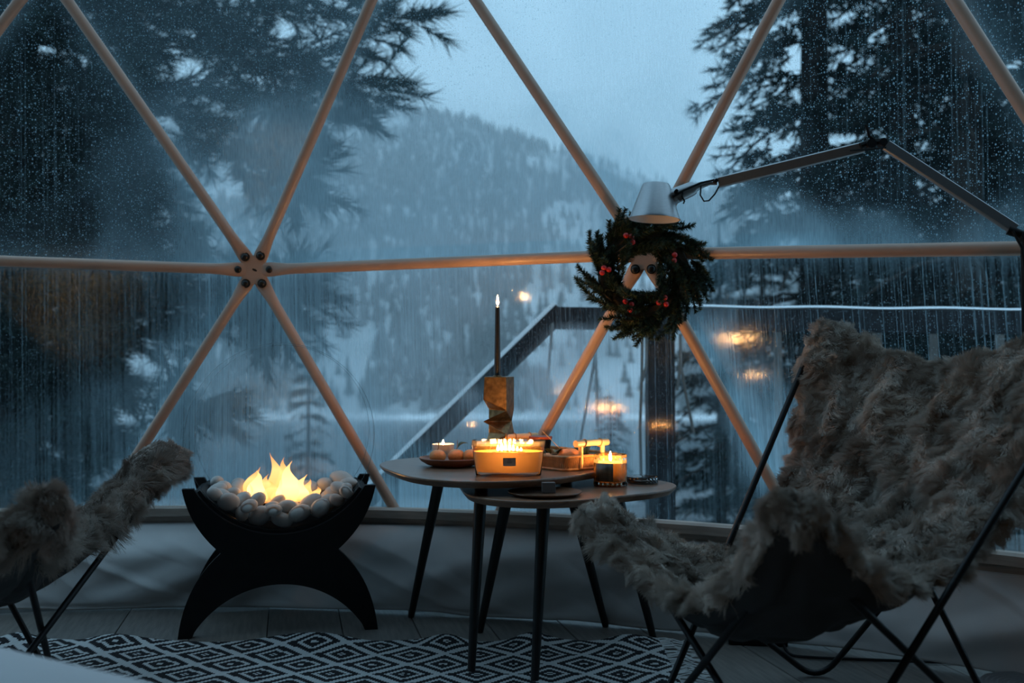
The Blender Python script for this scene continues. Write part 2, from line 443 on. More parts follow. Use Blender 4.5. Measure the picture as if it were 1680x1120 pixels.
# ------------------------------------------------------------------ the dome: hubs
DC = Vector((-0.981, -0.023, 0)); PH, ST = -0.35874, 0.38574
def reg(r, i):
    R, z, off = {'H': (3.441, 1.137, 0), 'U': (3.320, 2.208, .5), 'G': (3.513, 0.0, .5), 'V': (2.60, 3.20, 0), 'W': (1.4, 3.95, .5)}[r]
    a = PH + ST * (i + off)
    return Vector((DC.x + R * math.sin(a), DC.y + R * math.cos(a), z))
HUB = {}
for r in 'HUGVW':
    for i in range(-5, 10): HUB[(r, i)] = reg(r, i)
for k, (x, y, Y) in {('H', 0): (-280, 418, 3.199), ('H', 1): (418, 443, 3.417), ('H', 2): (1057, 417, 3.129), ('H', 3): (1824, 405, 2.378),
                     ('U', 0): (73, -53, 3.25), ('U', 1): (677, -154, 3.217), ('U', 2): (1408, -245, 2.707)}.items():
    HUB[k] = at(x, y, Y)
HUB[('G', 1)] = on_z(737, 988, 0.0); HUB[('G', 0)] = on_z(70, 990, 0.0); HUB[('G', 2)] = on_z(1405, 1040, 0.0)
I0, I1 = -2, 3      # sectors of the clear front

def outward(p):
    d = Vector((p.x - DC.x, p.y - DC.y, (p.z - 0.9) * 0.8)); return d.normalized()

# condensation: how dense the haze is at places on the membrane (interpolated between samples)
FOG_UP = [(30, 60, .0), (60, 250, .0), (120, 380, .03), (230, 330, .12), (190, 130, .04), (330, 330, .35), (400, 380, .42), (270, 60, .10), (330, 180, .18), (400, 80, .12),
          (430, 250, .40), (540, 30, .15), (560, 350, .50), (640, 250, .36), (720, 380, .52), (800, 300, .45), (900, 360, .50), (650, 80, .08), (760, 60, .07), (860, 60, .06), (880, 130, .10),
          (900, 200, .30), (1000, 270, .45), (1100, 200, .28), (1000, 60, .18), (1180, 330, .35), (1200, 200, .05), (1300, 100, .0), (1250, 250, .05), (1350, 300, .02), (1400, 250, .0), (1500, 330, .03), (1450, 100, .0), (1500, 220, .0), (1300, 370, .32), (1450, 310, .02), (1450, 385, .24),
          (1550, 150, .0), (1600, 300, .01), (1640, 385, .16), (1640, 60, .03), (1650, 200, .0), (1500, 30, .0), (1400, 180, .0), (1600, 240, .0), (1300, 398, .55), (600, 415, .55), (200, 415, .18)]
FOG_LO = [(30, 480, .0), (60, 600, .02), (100, 720, .08), (180, 560, .03), (180, 480, .0), (20, 560, .0), (250, 500, .06), (200, 690, .17), (300, 600, .30), (350, 520, .25), (380, 650, .42), (420, 740, .42), (440, 560, .36),
          (470, 480, .35), (530, 470, .30), (540, 640, .42), (620, 700, .52), (640, 480, .26), (700, 560, .36), (760, 640, .48), (780, 480, .26), (860, 530, .0), (890, 508, .0), (930, 510, .0), (960, 510, .0), (800, 592, .02), (830, 560, .0), (770, 622, .04), (740, 645, .06), (690, 695, .14), (660, 735, .30), (880, 470, .24), (900, 620, .50), (940, 560, .48),
          (700, 800, .50), (960, 680, .38), (1010, 600, .16), (1010, 760, .22), (1080, 650, .0), (1085, 570, .0), (1085, 740, .0), (1130, 600, .02), (1130, 700, .02), (1165, 660, .02), (1140, 650, .0), (1120, 780, .03), (1175, 570, .42), (1222, 660, .50), (1258, 730, .50),
          (1250, 640, .26), (1230, 560, .07), (1300, 480, .0), (1300, 600, .03), (1450, 470, .0), (1450, 560, .0), (1350, 540, .0), (1600, 560, .0), (1600, 480, .0), (1600, 700, .0), (1280, 520, .02), (1640, 860, .08), (1180, 820, .07), (1160, 740, .02), (1150, 470, .12), (500, 780, .42), (300, 740, .32)]
def shepard(tab, x, y):
    a = np.array(tab); d2 = (a[:, 0] - x) ** 2 + (a[:, 1] - y) ** 2 + 200.0
    w = d2 ** -2.4
    return float((w * a[:, 2]).sum() / w.sum())

def seg_dist(p, a, b):
    ab = b - a; t = max(0, min(1, (p - a).dot(ab) / ab.length_squared)); return (p - a - ab * t).length

def membrane(name, tris, N, lower):
    win = struct(bpy.data.objects.new(name, None)); COL.objects.link(win)
    for ks in tris:
        vs = []; fs = []; uvs = []; fg = []; sk = []; dr = []
        A, B, C = [HUB[k] + outward(HUB[k]) * 0.034 for k in ks]
        nn = N if all(-1 <= k[1] <= 4 for k in ks) and not any(k[0] in 'VW' for k in ks) else 4
        idx = {}
        for i in range(nn + 1):
            for j in range(nn + 1 - i):
                p = A + (B - A) * (i / nn) + (C - A) * (j / nn)
                idx[(i, j)] = len(vs); vs.append(p)
                az = math.atan2(p.x - DC.x, p.y - DC.y)
                uvs.append((az * 3.4, p.z))
                if p.y > 0.5:
                    x, y = proj(p)
                    x = max(-150, min(1800, x)); y = max(-200, min(1000, y))
                    g = shepard(FOG_LO if lower else FOG_UP, x, y)
                else: g = 0.25
                dm = min(seg_dist(p, A, B), seg_dist(p, B, C), seg_dist(p, A, C))
                g += 0.16 * math.exp(-dm / 0.035)
                fg.append(g); sk.append(0.13 if lower else 0.012); dr.append(0.45 if lower else 1.0)
        for i in range(nn):
            for j in range(nn - i):
                fs.append((idx[(i, j)], idx[(i + 1, j)], idx[(i, j + 1)]))
                if j < nn - i - 1: fs.append((idx[(i + 1, j)], idx[(i + 1, j + 1)], idx[(i, j + 1)]))
        me = bpy.data.meshes.new('pane'); me.from_pydata([tuple(v) for v in vs], [], fs); me.materials.append(m_mem)
        ul = me.uv_layers.new(name='UVMap')
        li = np.empty(len(me.loops), dtype=np.int32); me.loops.foreach_get('vertex_index', li)
        ul.data.foreach_set('uv', np.array(uvs, dtype=np.float32)[li].ravel())
        for nm, dat in (('fog', fg), ('streak', sk), ('drop', dr)):
            at_ = me.attributes.new(nm, 'FLOAT', 'POINT'); at_.data.foreach_set('value', np.array(dat, dtype=np.float32))
        me.update(); link('pane', me, win)
    return win

up, lo = [], []
for i in range(I0, I1):
    up += [(('H', i), ('H', i + 1), ('U', i)), (('H', i + 1), ('U', i + 1), ('U', i)),
           (('U', i), ('U', i + 1), ('V', i + 1)), (('U', i), ('V', i + 1), ('V', i))]
    up += [(('V', i), ('V', i + 1), ('W', i)), (('W', i), ('V', i + 1), ('W', i + 1))]
    lo += [(('H', i), ('G', i), ('H', i + 1)), (('H', i + 1), ('G', i), ('G', i + 1))]
membrane('window_1', up, 34, False)
membrane('window_2', lo, 34, True)

# tubular frame of the front
frame = struct(bpy.data.objects.new('wall_front', None)); COL.objects.link(frame)
def strut(k1, k2):
    a, b = HUB[k1], HUB[k2]; d = (b - a); L = d.length; d.normalize()
    nrm = outward((a + b) / 2)
    ts = [0.030, 0.062, 0.080, 0.115, 0.15, L / 2, L - 0.15, L - 0.115, L - 0.080, L - 0.062, L - 0.030]
    r = 0.0185
    fl = [(1.32, .25), (1.32, .25), (1.25, .45), (1.06, .85), (1, 1)]
    fl = fl + [(1, 1)] + fl[::-1]
    mb = MB(); mb.tube([a + d * t for t in ts], r, 12, flat=fl, normal=nrm)
    return mb.build('strut', m_strut, frame, angle=60)
bolt_me = None
def hub(k, spokes):
    global bolt_me
    p = HUB[k]; n = -outward(p)                      # faces inwards
    x = (HUB[(k[0], k[1] + 1)] - HUB[(k[0], k[1] - 1)]); x = (x - n * x.dot(n)).normalized(); y = n.cross(x)
    mb = MB(); poly = []
    angs = sorted(math.atan2((s - p).dot(y), (s - p).dot(x)) for s in spokes)
    for q in range(72):
        a = 2 * PI * q / 72
        dm = min(abs((a - s + PI) % (2 * PI) - PI) for s in angs)
        poly.append((math.cos(a), math.sin(a), 0.046 + 0.026 * math.exp(-(dm / 0.26) ** 2)))
    P2 = [(c * r, s * r) for c, s, r in poly]
    fn = lambda u, v, t: p + x * u + y * v + n * t
    mb.prism(P2, fn, 0.0045, 0.009)
    hp = mb.build('hub_plate', m_strut, frame, angle=50)
    slot = MB(); slot.prism([(math.cos(a) * 0.0085 + 0.002, math.sin(a) * 0.0042 - math.cos(a) * 0.003) for a in [2 * PI * q / 16 for q in range(16)]], fn, 0.006, 0.0094)
    slot.build('eye_slot', m_bolt, hp)
    for s in angs:
        c = p + (x * math.cos(s) + y * math.sin(s)) * 0.054 + n * 0.009
        if bolt_me is None:
            b = MB(); b.lathe([(0.0155, 0), (0.0155, 0.003), (0.0125, 0.003), (0.0125, 0.006), (0.010, 0.011), (0.005, 0.0135), (0.001, 0.014)], 16)
            o = b.build('bolt', m_bolt, hp); bolt_me = o.data
        else: o = link('bolt', bolt_me, hp)
        o.location = c; o.rotation_euler = n.to_track_quat('Z', 'X').to_euler()
for i in range(-1, 4):
    strut(('H', i), ('H', i + 1))
    strut(('H', i), ('U', i)); strut(('H', i + 1), ('U', i)); strut(('U', i), ('U', i + 1))
    strut(('H', i), ('G', i)); strut(('H', i + 1), ('G', i))
for i in range(0, 4):
    hub(('H', i), [HUB[k] for k in (('H', i - 1), ('H', i + 1), ('U', i - 1), ('U', i), ('G', i - 1), ('G', i))])

# opaque rear of the dome
mb = MB()
hubs_r = []
for r, z in ((3.55, -0.02), (3.47, 1.137), (3.35, 2.208), (2.63, 3.2), (1.43, 3.95)):
    row = []
    for q in range(25):
        a0 = PH + ST * (I1 + 0.48); a1 = PH + ST * (I0 + 0.02) + 2 * PI
        a = a0 + (a1 - a0) * q / 24
        row.append((DC.x + r * math.sin(a), DC.y + r * math.cos(a), z))
    hubs_r.append(row)
vs = [p for row in hubs_r for p in row]; fs = []
for i in range(4):
    for j in range(24): fs.append((i * 25 + j, i * 25 + j + 1, (i + 1) * 25 + j + 1, (i + 1) * 25 + j))
mb.add(vs, fs); o = struct(mb.build('wall_rear', m_canvas)); 
mb = MB(); mb.lathe([(1.46, 3.93), (0.7, 4.2), (0.02, 4.3)], 24, (DC.x, DC.y, 0)); struct(mb.build('ceiling', m_canvas))

# base rail and gathered cloth around the foot of the wall
def ring_xy(r, a): return DC.x + r * math.sin(a), DC.y + r * math.cos(a)
A0, A1 = PH + ST * (-1.6), PH + ST * 5.2
mb = MB(); K = 90
prof = [(3.435, 0.322), (3.415, 0.325), (3.405, 0.318), (3.405, 0.292), (3.425, 0.288), (3.435, 0.22), (3.46, 0.22), (3.46, 0.322)]
vs = []; fs = []
for q in range(K + 1):
    a = A0 + (A1 - A0) * q / K
    for r, z in prof: vs.append((*ring_xy(r, a), z))
n = len(prof)
for q in range(K):
    for j in range(n):
        fs.append((q * n + j, q * n + (j + 1) % n, (q + 1) * n + (j + 1) % n, (q + 1) * n + j))
mb.add(vs, fs); struct(mb.build('baseboard_front', m_lip, angle=30))

def skirt():
    nu, nv = 760, 44
    us = np.linspace(A0, A1, nu)
    P = np.zeros((nv, nu, 3))
    fold = lambda x, z, s: mnoise.noise(Vector((x * 2.1 + z * 1.6, z * 1.3, s)))
    for j in range(nv):
        t = j / (nv - 1)
        for i, a in enumerate(us):
            x = a * 3.4
            e = 0.5 + 0.5 * mnoise.noise(Vector((x * 1.1, 3.3, 0)))
            dz = 0.018 * mnoise.noise(Vector((x * 2.0, 8.8, 0))) 
            zt = 0.272 + 0.5 * dz
            z0 = 0.004 + max(0, 0.028 * mnoise.noise(Vector((x * 2.6, 1.7, 4))))
            z = zt * (1 - t) + z0 * t
            bul = math.sin(min(1, t * 2.4) * PI / 2) ** 0.9
            rt = max(0.0, min(1.0, (a - 0.25) / 0.35)); r = 3.425 - (0.105 * bul - 0.005 * t) * (1 - .75 * rt)
            amp = math.sin(PI * min(1, t * 1.05)) ** 0.6 * 0.8 + 0.2 * t
            f = 0.055 * fold(x * .8, t * 0.8, 0) + 0.020 * mnoise.noise(Vector((x * 5 + t * 3.0, t * 1.5, 7)))
            rdg = 1 - abs(mnoise.noise(Vector((x * 3.0 - t * 1.7, t * 0.5, 21))))
            f += 0.012 * max(0, rdg - 0.8) / 0.2
            r -= amp * f
            P[j, i] = (*ring_xy(r, a), z)
    vs = P.reshape(-1, 3)
    idx = np.arange(nv * nu).reshape(nv, nu)
    a, b, c, d = idx[:-1, :-1].ravel(), idx[:-1, 1:].ravel(), idx[1:, 1:].ravel(), idx[1:, :-1].ravel()
    o = np_mesh('wall_skirt', vs, np.concatenate([np.stack([a, d, c], 1), np.stack([a, c, b], 1)]), m_skirt, smooth=True)
    tag(o, 'pale grey cloth skirt gathered along the foot of the clear dome wall', 'skirt')
    s = o.modifiers.new('thickness', 'SOLIDIFY'); s.thickness = 0.004
    return o
sk = skirt(); sk.name = 'fabric_skirt'
# ribbed hose end peeping out under the cloth
hb = thing('ribbed_hose', 'silver ribbed hose end peeping out below the cloth skirt behind the tables', 'hose', on_z(822, 1001, 0.0))
mb = MB(); pr = []
for q in range(19): pr += [(0.016 if q % 2 else 0.0125, -0.075 + q * 0.0083)]
mb.lathe(pr, 16, (0, 0.02, 0.0165), M=Matrix.Rotation(PI / 2, 3, 'Y')); mb.build('hose', m_alu, hb, angle=80)

# floor of diagonal boards
fl = MB(); fl.lathe([(3.56, -0.05), (3.56, -0.012)], 64, (DC.x, DC.y, 0)); floor = struct(fl.build('floor', m_sub))
pd = Vector((0.2165, -0.9763, 0)); pw = Vector((0.9763, 0.2165, 0))
base_p = Vector((0.11, 3.3, 0)); pmesh = {}
for c in range(-14, 14):
    for r in range(-2, 6):
        off = ((c * 0.37) % 1.0) * 1.25
        cp = base_p + pw * ((c + 0.5) * 0.222) + pd * (r * 1.25 + off - 1.0)
        if not (-0.9 < cp.y < 3.9 and -2.4 < cp.x < 2.6): continue
        if (cp - DC).length > 3.2: 
            if (cp - DC).length > 3.9: continue
        k = (c * 7 + r * 3) % 3
        if k not in pmesh:
            q = MB(); w, h, b = 0.1098, 0.623, 0.0016
            q.add([(-w, -h, -.012), (w, -h, -.012), (w, h, -.012), (-w, h, -.012), (-w, -h, -b), (w, -h, -b), (w, h, -b), (-w, h, -b),
                   (-w + b, -h + b, 0), (w - b, -h + b, 0), (w - b, h - b, 0), (-w + b, h - b, 0)],
                  [(0, 3, 2, 1), (0, 1, 5, 4), (1, 2, 6, 5), (2, 3, 7, 6), (3, 0, 4, 7), (4, 5, 9, 8), (5, 6, 10, 9), (6, 7, 11, 10), (7, 4, 8, 11), (8, 9, 10, 11)])
            o = q.build('plank', m_plank[k], floor, smooth=False); pmesh[k] = o.data
        else: o = link('plank', pmesh[k], floor)
        o.location = cp; o.rotation_euler = (0, 0, math.atan2(-pd.x, pd.y) + PI)

# ------------------------------------------------------------------ outdoors
# lake, slopes, hill
def plane(name, pts, mat):
    mb = MB(); mb.add(pts, [tuple(range(len(pts)))]); return struct(mb.build(name, mat, smooth=False))
LZ = -13.3
m_lake = M('lake_water', (0.02, 0.045, 0.06), 0.18, var=0.2, scale=0.05)
lk = plane('lake', [(-400, 60, LZ), (400, 60, LZ), (400, 300, LZ), (-400, 300, LZ)], m_lake)
def grid(name, xs, ys, zf, mat):
    vs = [(x, y, zf(x, y)) for y in ys for x in xs]; nx = len(xs); fs = []
    for j in range(len(ys) - 1):
        for i in range(nx - 1):
            a = j * nx + i; fs.append((a, a + 1, a + nx + 1, a + nx))
    mb = MB(); mb.add(vs, fs); return struct(mb.build(name, mat, angle=180))
m_ground = M('snowy_ground', (0.03, 0.03, 0.03), 0.9, col2=(0.20, 0.21, 0.22), scale=0.7)
gz = lambda x, y: (-0.5 - (y - 4) * 0.115 if y < 30 else -3.49 - (y - 30) * 0.13) + 0.25 * mnoise.noise(Vector((x * .2, y * .2, 0))) * min(1, (y - 3) / 10) - (0.6 if y < 5.2 and x < 0.2 else 0) + max(0, x - 2) * 0.06
grid('ground', list(np.linspace(-60, 60, 50)), list(np.concatenate([np.linspace(3.9, 30, 25), np.linspace(34, 125, 20)])), gz, m_ground)
# skyline of the hill
SKY = [(-900, 190), (-200, 150), (200, 140), (640, 152), (760, 175), (860, 205), (960, 245), (1120, 285), (1300, 310), (1700, 330), (2600, 380)]
def sky_v(px): return float(np.interp(px, [a for a, b in SKY], [b for a, b in SKY]))
def hill_z(x, y):
    px = 840 + F_PX * x / y
    top = EYE + (600 - (sky_v(px) + 22)) / F_PX * 600
    t = max(0, min(1, (y - 266) / (600 - 266)))
    s = t ** 0.85
    n = 6 * mnoise.noise(Vector((x * .012, y * .012, 2))) * min(1, t * 4)
    return LZ + 0.6 + (top - LZ) * s + n
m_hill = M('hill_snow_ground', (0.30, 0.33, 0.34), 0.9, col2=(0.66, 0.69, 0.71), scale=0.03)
ys = [262, 266, 272] + list(np.linspace(280, 640, 34))
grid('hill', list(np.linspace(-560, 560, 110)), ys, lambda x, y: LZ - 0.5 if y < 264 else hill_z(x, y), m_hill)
shore = MB()
vs = []; fs = []
xs_s = np.linspace(-300, 300, 240)
for x in xs_s:
    h = 1.1 + 1.6 * max(0, mnoise.noise(Vector((x * .06, 0, 5)))) + 0.8 * mnoise.noise(Vector((x * .3, 0, 9)))
    vs += [(x, 262, LZ - .2), (x, 263.5, LZ + max(.3, h)), (x, 268, LZ + max(.3, h))]
for i in range(len(xs_s) - 1):
    for k in (0, 1): fs.append((i * 3 + k, i * 3 + 3 + k, i * 3 + 4 + k, i * 3 + 1 + k))
shore.add(vs, fs); struct(shore.build('shore', m_snow))

def cone_forest(n, seed, region, hmin, hmax, clump=0.12):
    r = np.random.default_rng(seed); V = []; T = []
    cnt = 0
    while cnt < n:
        x, y = region(r)
        if mnoise.noise(Vector((x * .018, y * .010, 11))) < -clump and r.random() < .85: continue
        h = r.uniform(hmin, hmax); w = h * r.uniform(.16, .24); z = hill_z(x, y) - .5
        o = len(V)
        for lv in range(3):
            zz = z + h * (0.05 + .30 * lv); ww = w * (1 - .28 * lv); zt = z + h * (.55 + .225 * lv)
            oo = len(V); ph = r.uniform(0, 6)
            for q in range(5): V.append((x + ww * math.cos(ph + q * 1.2566), y + ww * math.sin(ph + q * 1.2566), zz + r.uniform(-.02, .02) * h))
            V.append((x, y, zt))
            for q in range(5): T.append((oo + q, oo + (q + 1) % 5, oo + 5))
        cnt += 1
    return V, T
def hill_region(r):
    y = 268 + 340 * r.random() ** 1.2; return r.uniform(-.66, .60) * y, y
V, T = cone_forest(11500, 3, hill_region, 4.5, 8.5)
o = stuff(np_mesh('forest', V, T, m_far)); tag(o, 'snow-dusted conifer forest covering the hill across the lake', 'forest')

m_mist = bpy.data.materials.new('lake_mist'); m_mist.use_nodes = True
_n = m_mist.node_tree.nodes; _n.remove(_n['Principled BSDF'])
_v = _n.new('ShaderNodeVolumeScatter'); _v.inputs['Density'].default_value = 0.0014; _v.inputs['Color'].default_value = (.96, .98, 1, 1)
m_mist.node_tree.links.new(_v.outputs[0], _n['Material Output'].inputs['Volume'])
mb = MB(); mb.box((0, 400, 90), (1400, 620, 260)); o = stuff(mb.build('mist', m_mist, smooth=False)); tag(o, 'thin dusk mist lying over the lake and the forested hill', 'mist')

def needles(P, D, n, L, w, r, spread=.6):
    """n pointed needles per tuft at P along D -> verts, tris"""
    P = np.repeat(P, n, 0); D = np.repeat(D, n, 0); k = len(P)
    d = D + r.normal(0, spread, (k, 3)); d /= np.linalg.norm(d, axis=1)[:, None]
    s = np.cross(d, r.normal(0, 1, (k, 3))); s /= np.linalg.norm(s, axis=1)[:, None]
    l = L * r.uniform(.6, 1.0, (k, 1)); b = P + D * L * r.uniform(-.35, .35, (k, 1))
    V = np.stack([b - s * w, b + s * w, b + d * l], 1).reshape(-1, 3)
    return V, np.arange(k * 3).reshape(-1, 3)

def spruce(x, y, zb, h, rad, seed, label, gap=.16, dens=1.0, group=None):
    r = np.random.default_rng(seed)
    t = thing('spruce_tree', label, 'tree', (x, y, zb), group=group)
    mb = MB(); mb.tube([(0, 0, 0), (0.03, 0, h * .5), (0, 0, h)], [h * .014 + .03, h * .009 + .015, .01], 8); mb.build('trunk', m_bark, t)
    P, D = [], []; lim = MB()
    nw = int(h * 2.6)
    for i in range(nw):
        z = h * (.04 + .95 * (i / nw)); R = rad * (1 - z / h) ** .75 * r.uniform(.75, 1.1) + .12
        for q in range(r.integers(5, 8)):
            a = r.uniform(0, 2 * PI); Rq = R * r.uniform(.65, 1.08)
            dirv = np.array([math.cos(a), math.sin(a), 0]); up = r.uniform(-.05, .25)
            pts = []
            for s in np.linspace(.08, 1, max(3, int(Rq * 7))):
                pts.append(np.array([0, 0, z]) + dirv * Rq * s + np.array([0, 0, up * Rq * s - .42 * Rq * s * s]))
            lim.tube([tuple(p) for p in pts[::2] + [pts[-1]]], [.016, ] * (len(pts[::2])) + [.004], 4, cap=False)
            side = np.array([-dirv[1], dirv[0], 0])
            for s, p in zip(np.linspace(.08, 1, len(pts)), pts):
                P.append(p); D.append(dirv * .8 + np.array([0, 0, -.35]))
                W = (1 - s) * .38 * Rq + .10
                for e in (-1, 1):
                    for u in np.arange(.12, W + .12, .15 / dens):
                        P.append(p + side * e * u + dirv * u * .45 + np.array([0, 0, -.12 * u + r.normal(0, .03)])); D.append(side * e * .7 + dirv * .7 + np.array([0, 0, -.35 + r.normal(0, .15)]))
    stuff(lim.build('limb', m_bark, t))
    P = np.array(P); D = np.array(D); D /= np.linalg.norm(D, axis=1)[:, None]
    keep = np.array([mnoise.noise(Vector(p) * 1.5 + Vector((seed, 0, 0))) < gap for p in P]); P = P[keep]; D = D[keep]
    V, T = needles(P, D, 13, .17, .012, r, .50)
    stuff(np_mesh('foliage', V, T, m_spruce, t))
    return t
gS = 'dark spruces close beyond the deck'
SPR = [(1335, 10.0, -1.6, 12.5, 1.55, 'dark spruce beyond the deck whose boughs reach over the bright sky above the lamp head'),
       (1480, 12.0, -1.8, 14.0, 1.7, 'dark spruce standing behind the elbow of the lamp arm, beyond the deck'),
       (1585, 8.6, -1.3, 11.0, 1.45, 'dark spruce beyond the rail, seen above the sagging fur back of the big chair'),
       (1735, 9.4, -1.3, 12.0, 1.7, 'dark spruce beyond the deck, the one furthest along past the lamp pole'),
       (1620, 16.0, -2.4, 17.0, 2.3, 'tall spruce in the second row, behind the lower arm of the lamp'),
       (1180, 15.0, -2.2, 5.2, 1.3, 'low young spruce below the deck, dark behind the sheepskin chair and the post'),
       (1520, 20.0, -2.4, 5.6, 2.6, 'far dark spruce low behind the rail, between the two pale balusters'),
       (1330, 21.0, -2.6, 5.2, 2.3, 'broad dark spruce down the slope, seen under the deck rail beside the chair'),
       (1760, 19.0, -2.0, 15.0, 2.6, 'tall dark spruce in the last row, past the lamp pole'),
       (1250, 26.0, -3.4, 9.5, 1.9, 'shorter spruce down the slope behind the wreath and the deck post')]
for i, (px, Y, zb, h, rd, lb) in enumerate(SPR):
    spruce((px - 840) / F_PX * Y, Y, zb, h, rd, 40 + i, lb, group=gS)
spruce((505 - 840) / F_PX * 30, 30, -3.6, 4.9, .95, 71, 'small lone spruce on the slope, seen behind the strut above the fire bowl', dens=.7)
spruce((1000 - 840) / F_PX * 70, 70, -9.5, 8.6, 3.0, 72, 'bushy dark spruce by the lake, seen between the table basket and the deck post', dens=.5)

def pine():
    r = np.random.default_rng(5)
    bx, by, bz = (20 - 840) / F_PX * 8.6, 8.6, -1.0
    t = thing('pine_tree', 'big long-needled pine whose boughs hang across the upper panes above the fire bowl', 'tree', (bx, by, bz))
    B = np.array([bx, by, bz])
    mb = MB(); mb.tube([(0, 0, 0), (0.05, 0, 3), (-.05, 0, 7), (0, 0, 10)], [.22, .19, .14, .08], 10); mb.build('trunk', m_bark, t)
    lim = MB(); P, D = [], []
    # boughs: run of picture marks at a depth, each a real bough growing from the trunk
    B1 = [[(-20, 10), (200, 20), (420, 12), (560, 25), (672, 32)], [(-20, 30), (240, 70), (400, 62), (520, 100), (600, 60)], [(-20, 60), (200, 90), (330, 70), (420, 90), (510, 115), (615, 142)],
          [(-10, 90), (160, 130), (290, 140), (400, 120), (500, 130), (590, 155)], [(0, 130), (180, 170), (330, 150), (450, 190), (570, 190)], [(0, 160), (150, 200), (300, 185), (400, 235), (480, 250)],
          [(0, 200), (120, 230), (220, 260), (330, 250)], [(0, 250), (100, 280), (190, 300), (270, 330)], [(0, 300), (90, 330), (190, 370), (300, 390)], [(0, 360), (100, 390), (200, 420), (280, 440)],
          [(0, 420), (110, 450), (220, 470), (330, 460), (392, 470)], [(0, 470), (120, 500), (240, 510), (340, 490), (425, 525)], [(0, 520), (120, 550), (230, 550), (330, 530)], [(0, 580), (110, 610), (190, 640)],
          [(0, 640), (90, 680), (160, 720)], [(0, -60), (200, -50), (380, -20), (500, -10)], [(0, -40), (220, -10), (330, 30), (380, 50)], [(0, 700), (60, 760), (120, 800)],
          [(360, 240), (440, 262), (480, 300), (500, 312)], [(420, 80), (460, 160), (470, 235)], [(260, 570), (300, 660), (330, 680)], [(400, 470), (470, 478), (490, 470)], [(380, 500), (430, 520), (450, 530)]]
    for bi, br in enumerate(B1):
        Y0 = 8.6 if bi < 18 else 7.8; Y1 = Y0 - r.uniform(.2, 1.6)
        pts = [np.array(at(x, y, Y0 + (Y1 - Y0) * i / (len(br) - 1))) - B for i, (x, y) in enumerate(br)]
        # resample
        q = np.linspace(0, len(pts) - 1, 16); pts = np.array([[np.interp(s, range(len(pts)), [p[c] for p in pts]) for c in range(3)] for s in q])
        lim.tube([tuple(p) for p in pts], list(np.linspace(.022, .005, 16)), 5, cap=False)
        dense = 1.0
        for i in range(1, 16):
            s = i / 15
            ax = pts[i] - pts[i - 1]; ax /= np.linalg.norm(ax)
            x0 = proj(pts[i] + B)[0]
            k = 6 if x0 < 260 else 4
            for _ in range(k):
                L = r.uniform(.15, .55) * (1.1 - .6 * s) + .05
                dv = ax * .7 + r.normal(0, .45, 3) * np.array([1, 1, .7]); dv /= np.linalg.norm(dv)
                e = pts[i] + dv * L
                lim.tube([tuple(pts[i]), tuple((pts[i] + e) / 2 + np.array([0, 0, -.01])), tuple(e)], [.005, .004, .003], 4, cap=False)
                P.append(e); D.append(dv + np.array([0, 0, -.1])); P.append(pts[i] + dv * L * .6); D.append(dv)
        P.append(pts[-1]); D.append(pts[-1] - pts[-2])
    # inner mass around the trunk
    for _ in range(4800):
        x, y = r.uniform(-150, 235), r.uniform(-120, 720)
        lim_x = 250 - max(0, (y - 330)) * .22
        if x > lim_x: x *= .6
        if mnoise.noise(Vector((x * .012, y * .03, 3))) > .22: continue
        P.append(np.array(at(x, y, r.uniform(7.6, 9.8))) - B); D.append(np.array([r.uniform(.2, 1), r.normal(0, .5), r.normal(-.1, .3)]))
    stuff(lim.build('bough', m_bark, t))
    P = np.array(P); D = np.array(D); D /= np.linalg.norm(D, axis=1)[:, None]
    V, T = needles(P, D, 26, .22, .0055, r, .45)
    stuff(np_mesh('foliage', V, T, m_pine, t))
pine()

# deck, rail and ropes
deck = struct(thing('deck', '', '', (0, 0, 0))); del deck['label']; del deck['category']
bme = None
for i in range(12):
    y = 3.66 + i * 0.148
    mb = MB(); mb.box((2.6, y, -.12), (4.8, .14, .03)); mb.build('plank', m_deck, deck, smooth=False)
RY = 5.1
rail = thing('deck_railing', 'dark timber deck railing with a line of snow on its top, behind the wreath', 'railing', (0.76, RY, -.1))
def rl(p): return p - Vector((0.76, RY, -.1))
a, b = at(912, 522, RY), at(1900, 532, RY - .35)
mb = MB(); mb.bar(rl(a), rl(b), .13, .11); mb.build('top_rail', m_railwood, rail, smooth=False)
mb = MB()
pts = [(a + (b - a) * t + Vector((0, 0, .062 + .003 * math.sin(t * 31)))) for t in np.linspace(.22, 1, 30)]
mb.tube([rl(p) for p in pts], .024, 6, flat=[(2.4, .5)] * 30, normal=(0, 0, 1)); mb.build('snow_line', m_snow, rail)
mb = MB(); mb.box(rl(Vector((.76, RY + .02, .45))), (.135, .13, 1.12)); mb.build('post', m_railwood, rail, smooth=False)
for px in (1276, 1440, 1532, 1640):
    p = at(px, 560, RY + .02); mb = MB(); mb.box(rl(Vector((p.x, p.y, .45))), (.034, .034, 1.1)); mb.build('baluster', m_paletimber, rail, smooth=False)
hr = thing('stair_handrail', 'dark sloping handrail with a snowy upper edge, descending from the deck towards the lake', 'handrail', at(912, 500, RY))
o0 = at(912, 500, RY)
a, b = at(922, 510, RY) - o0, at(560, 862, RY + .1) - o0
mb = MB(); mb.bar(a, b, .10, .085); mb.build('rail', m_railwood, hr, smooth=False)
up_n = Vector((0, 0, 1)); d = (b - a).normalized(); un = d.cross(Vector((0, 1, 0))).normalized(); un = un if un.z > 0 else -un
mb = MB(); mb.bar(a + un * .053, b + un * .053, .085, .022); mb.build('snow_line', m_snow, hr, smooth=False)
mb = MB(); pb = at(640, 785, RY + .08) - o0; mb.box(pb + Vector((0, 0, -.45)), (.08, .08, .9)); mb.build('post', m_railwood, hr, smooth=False)
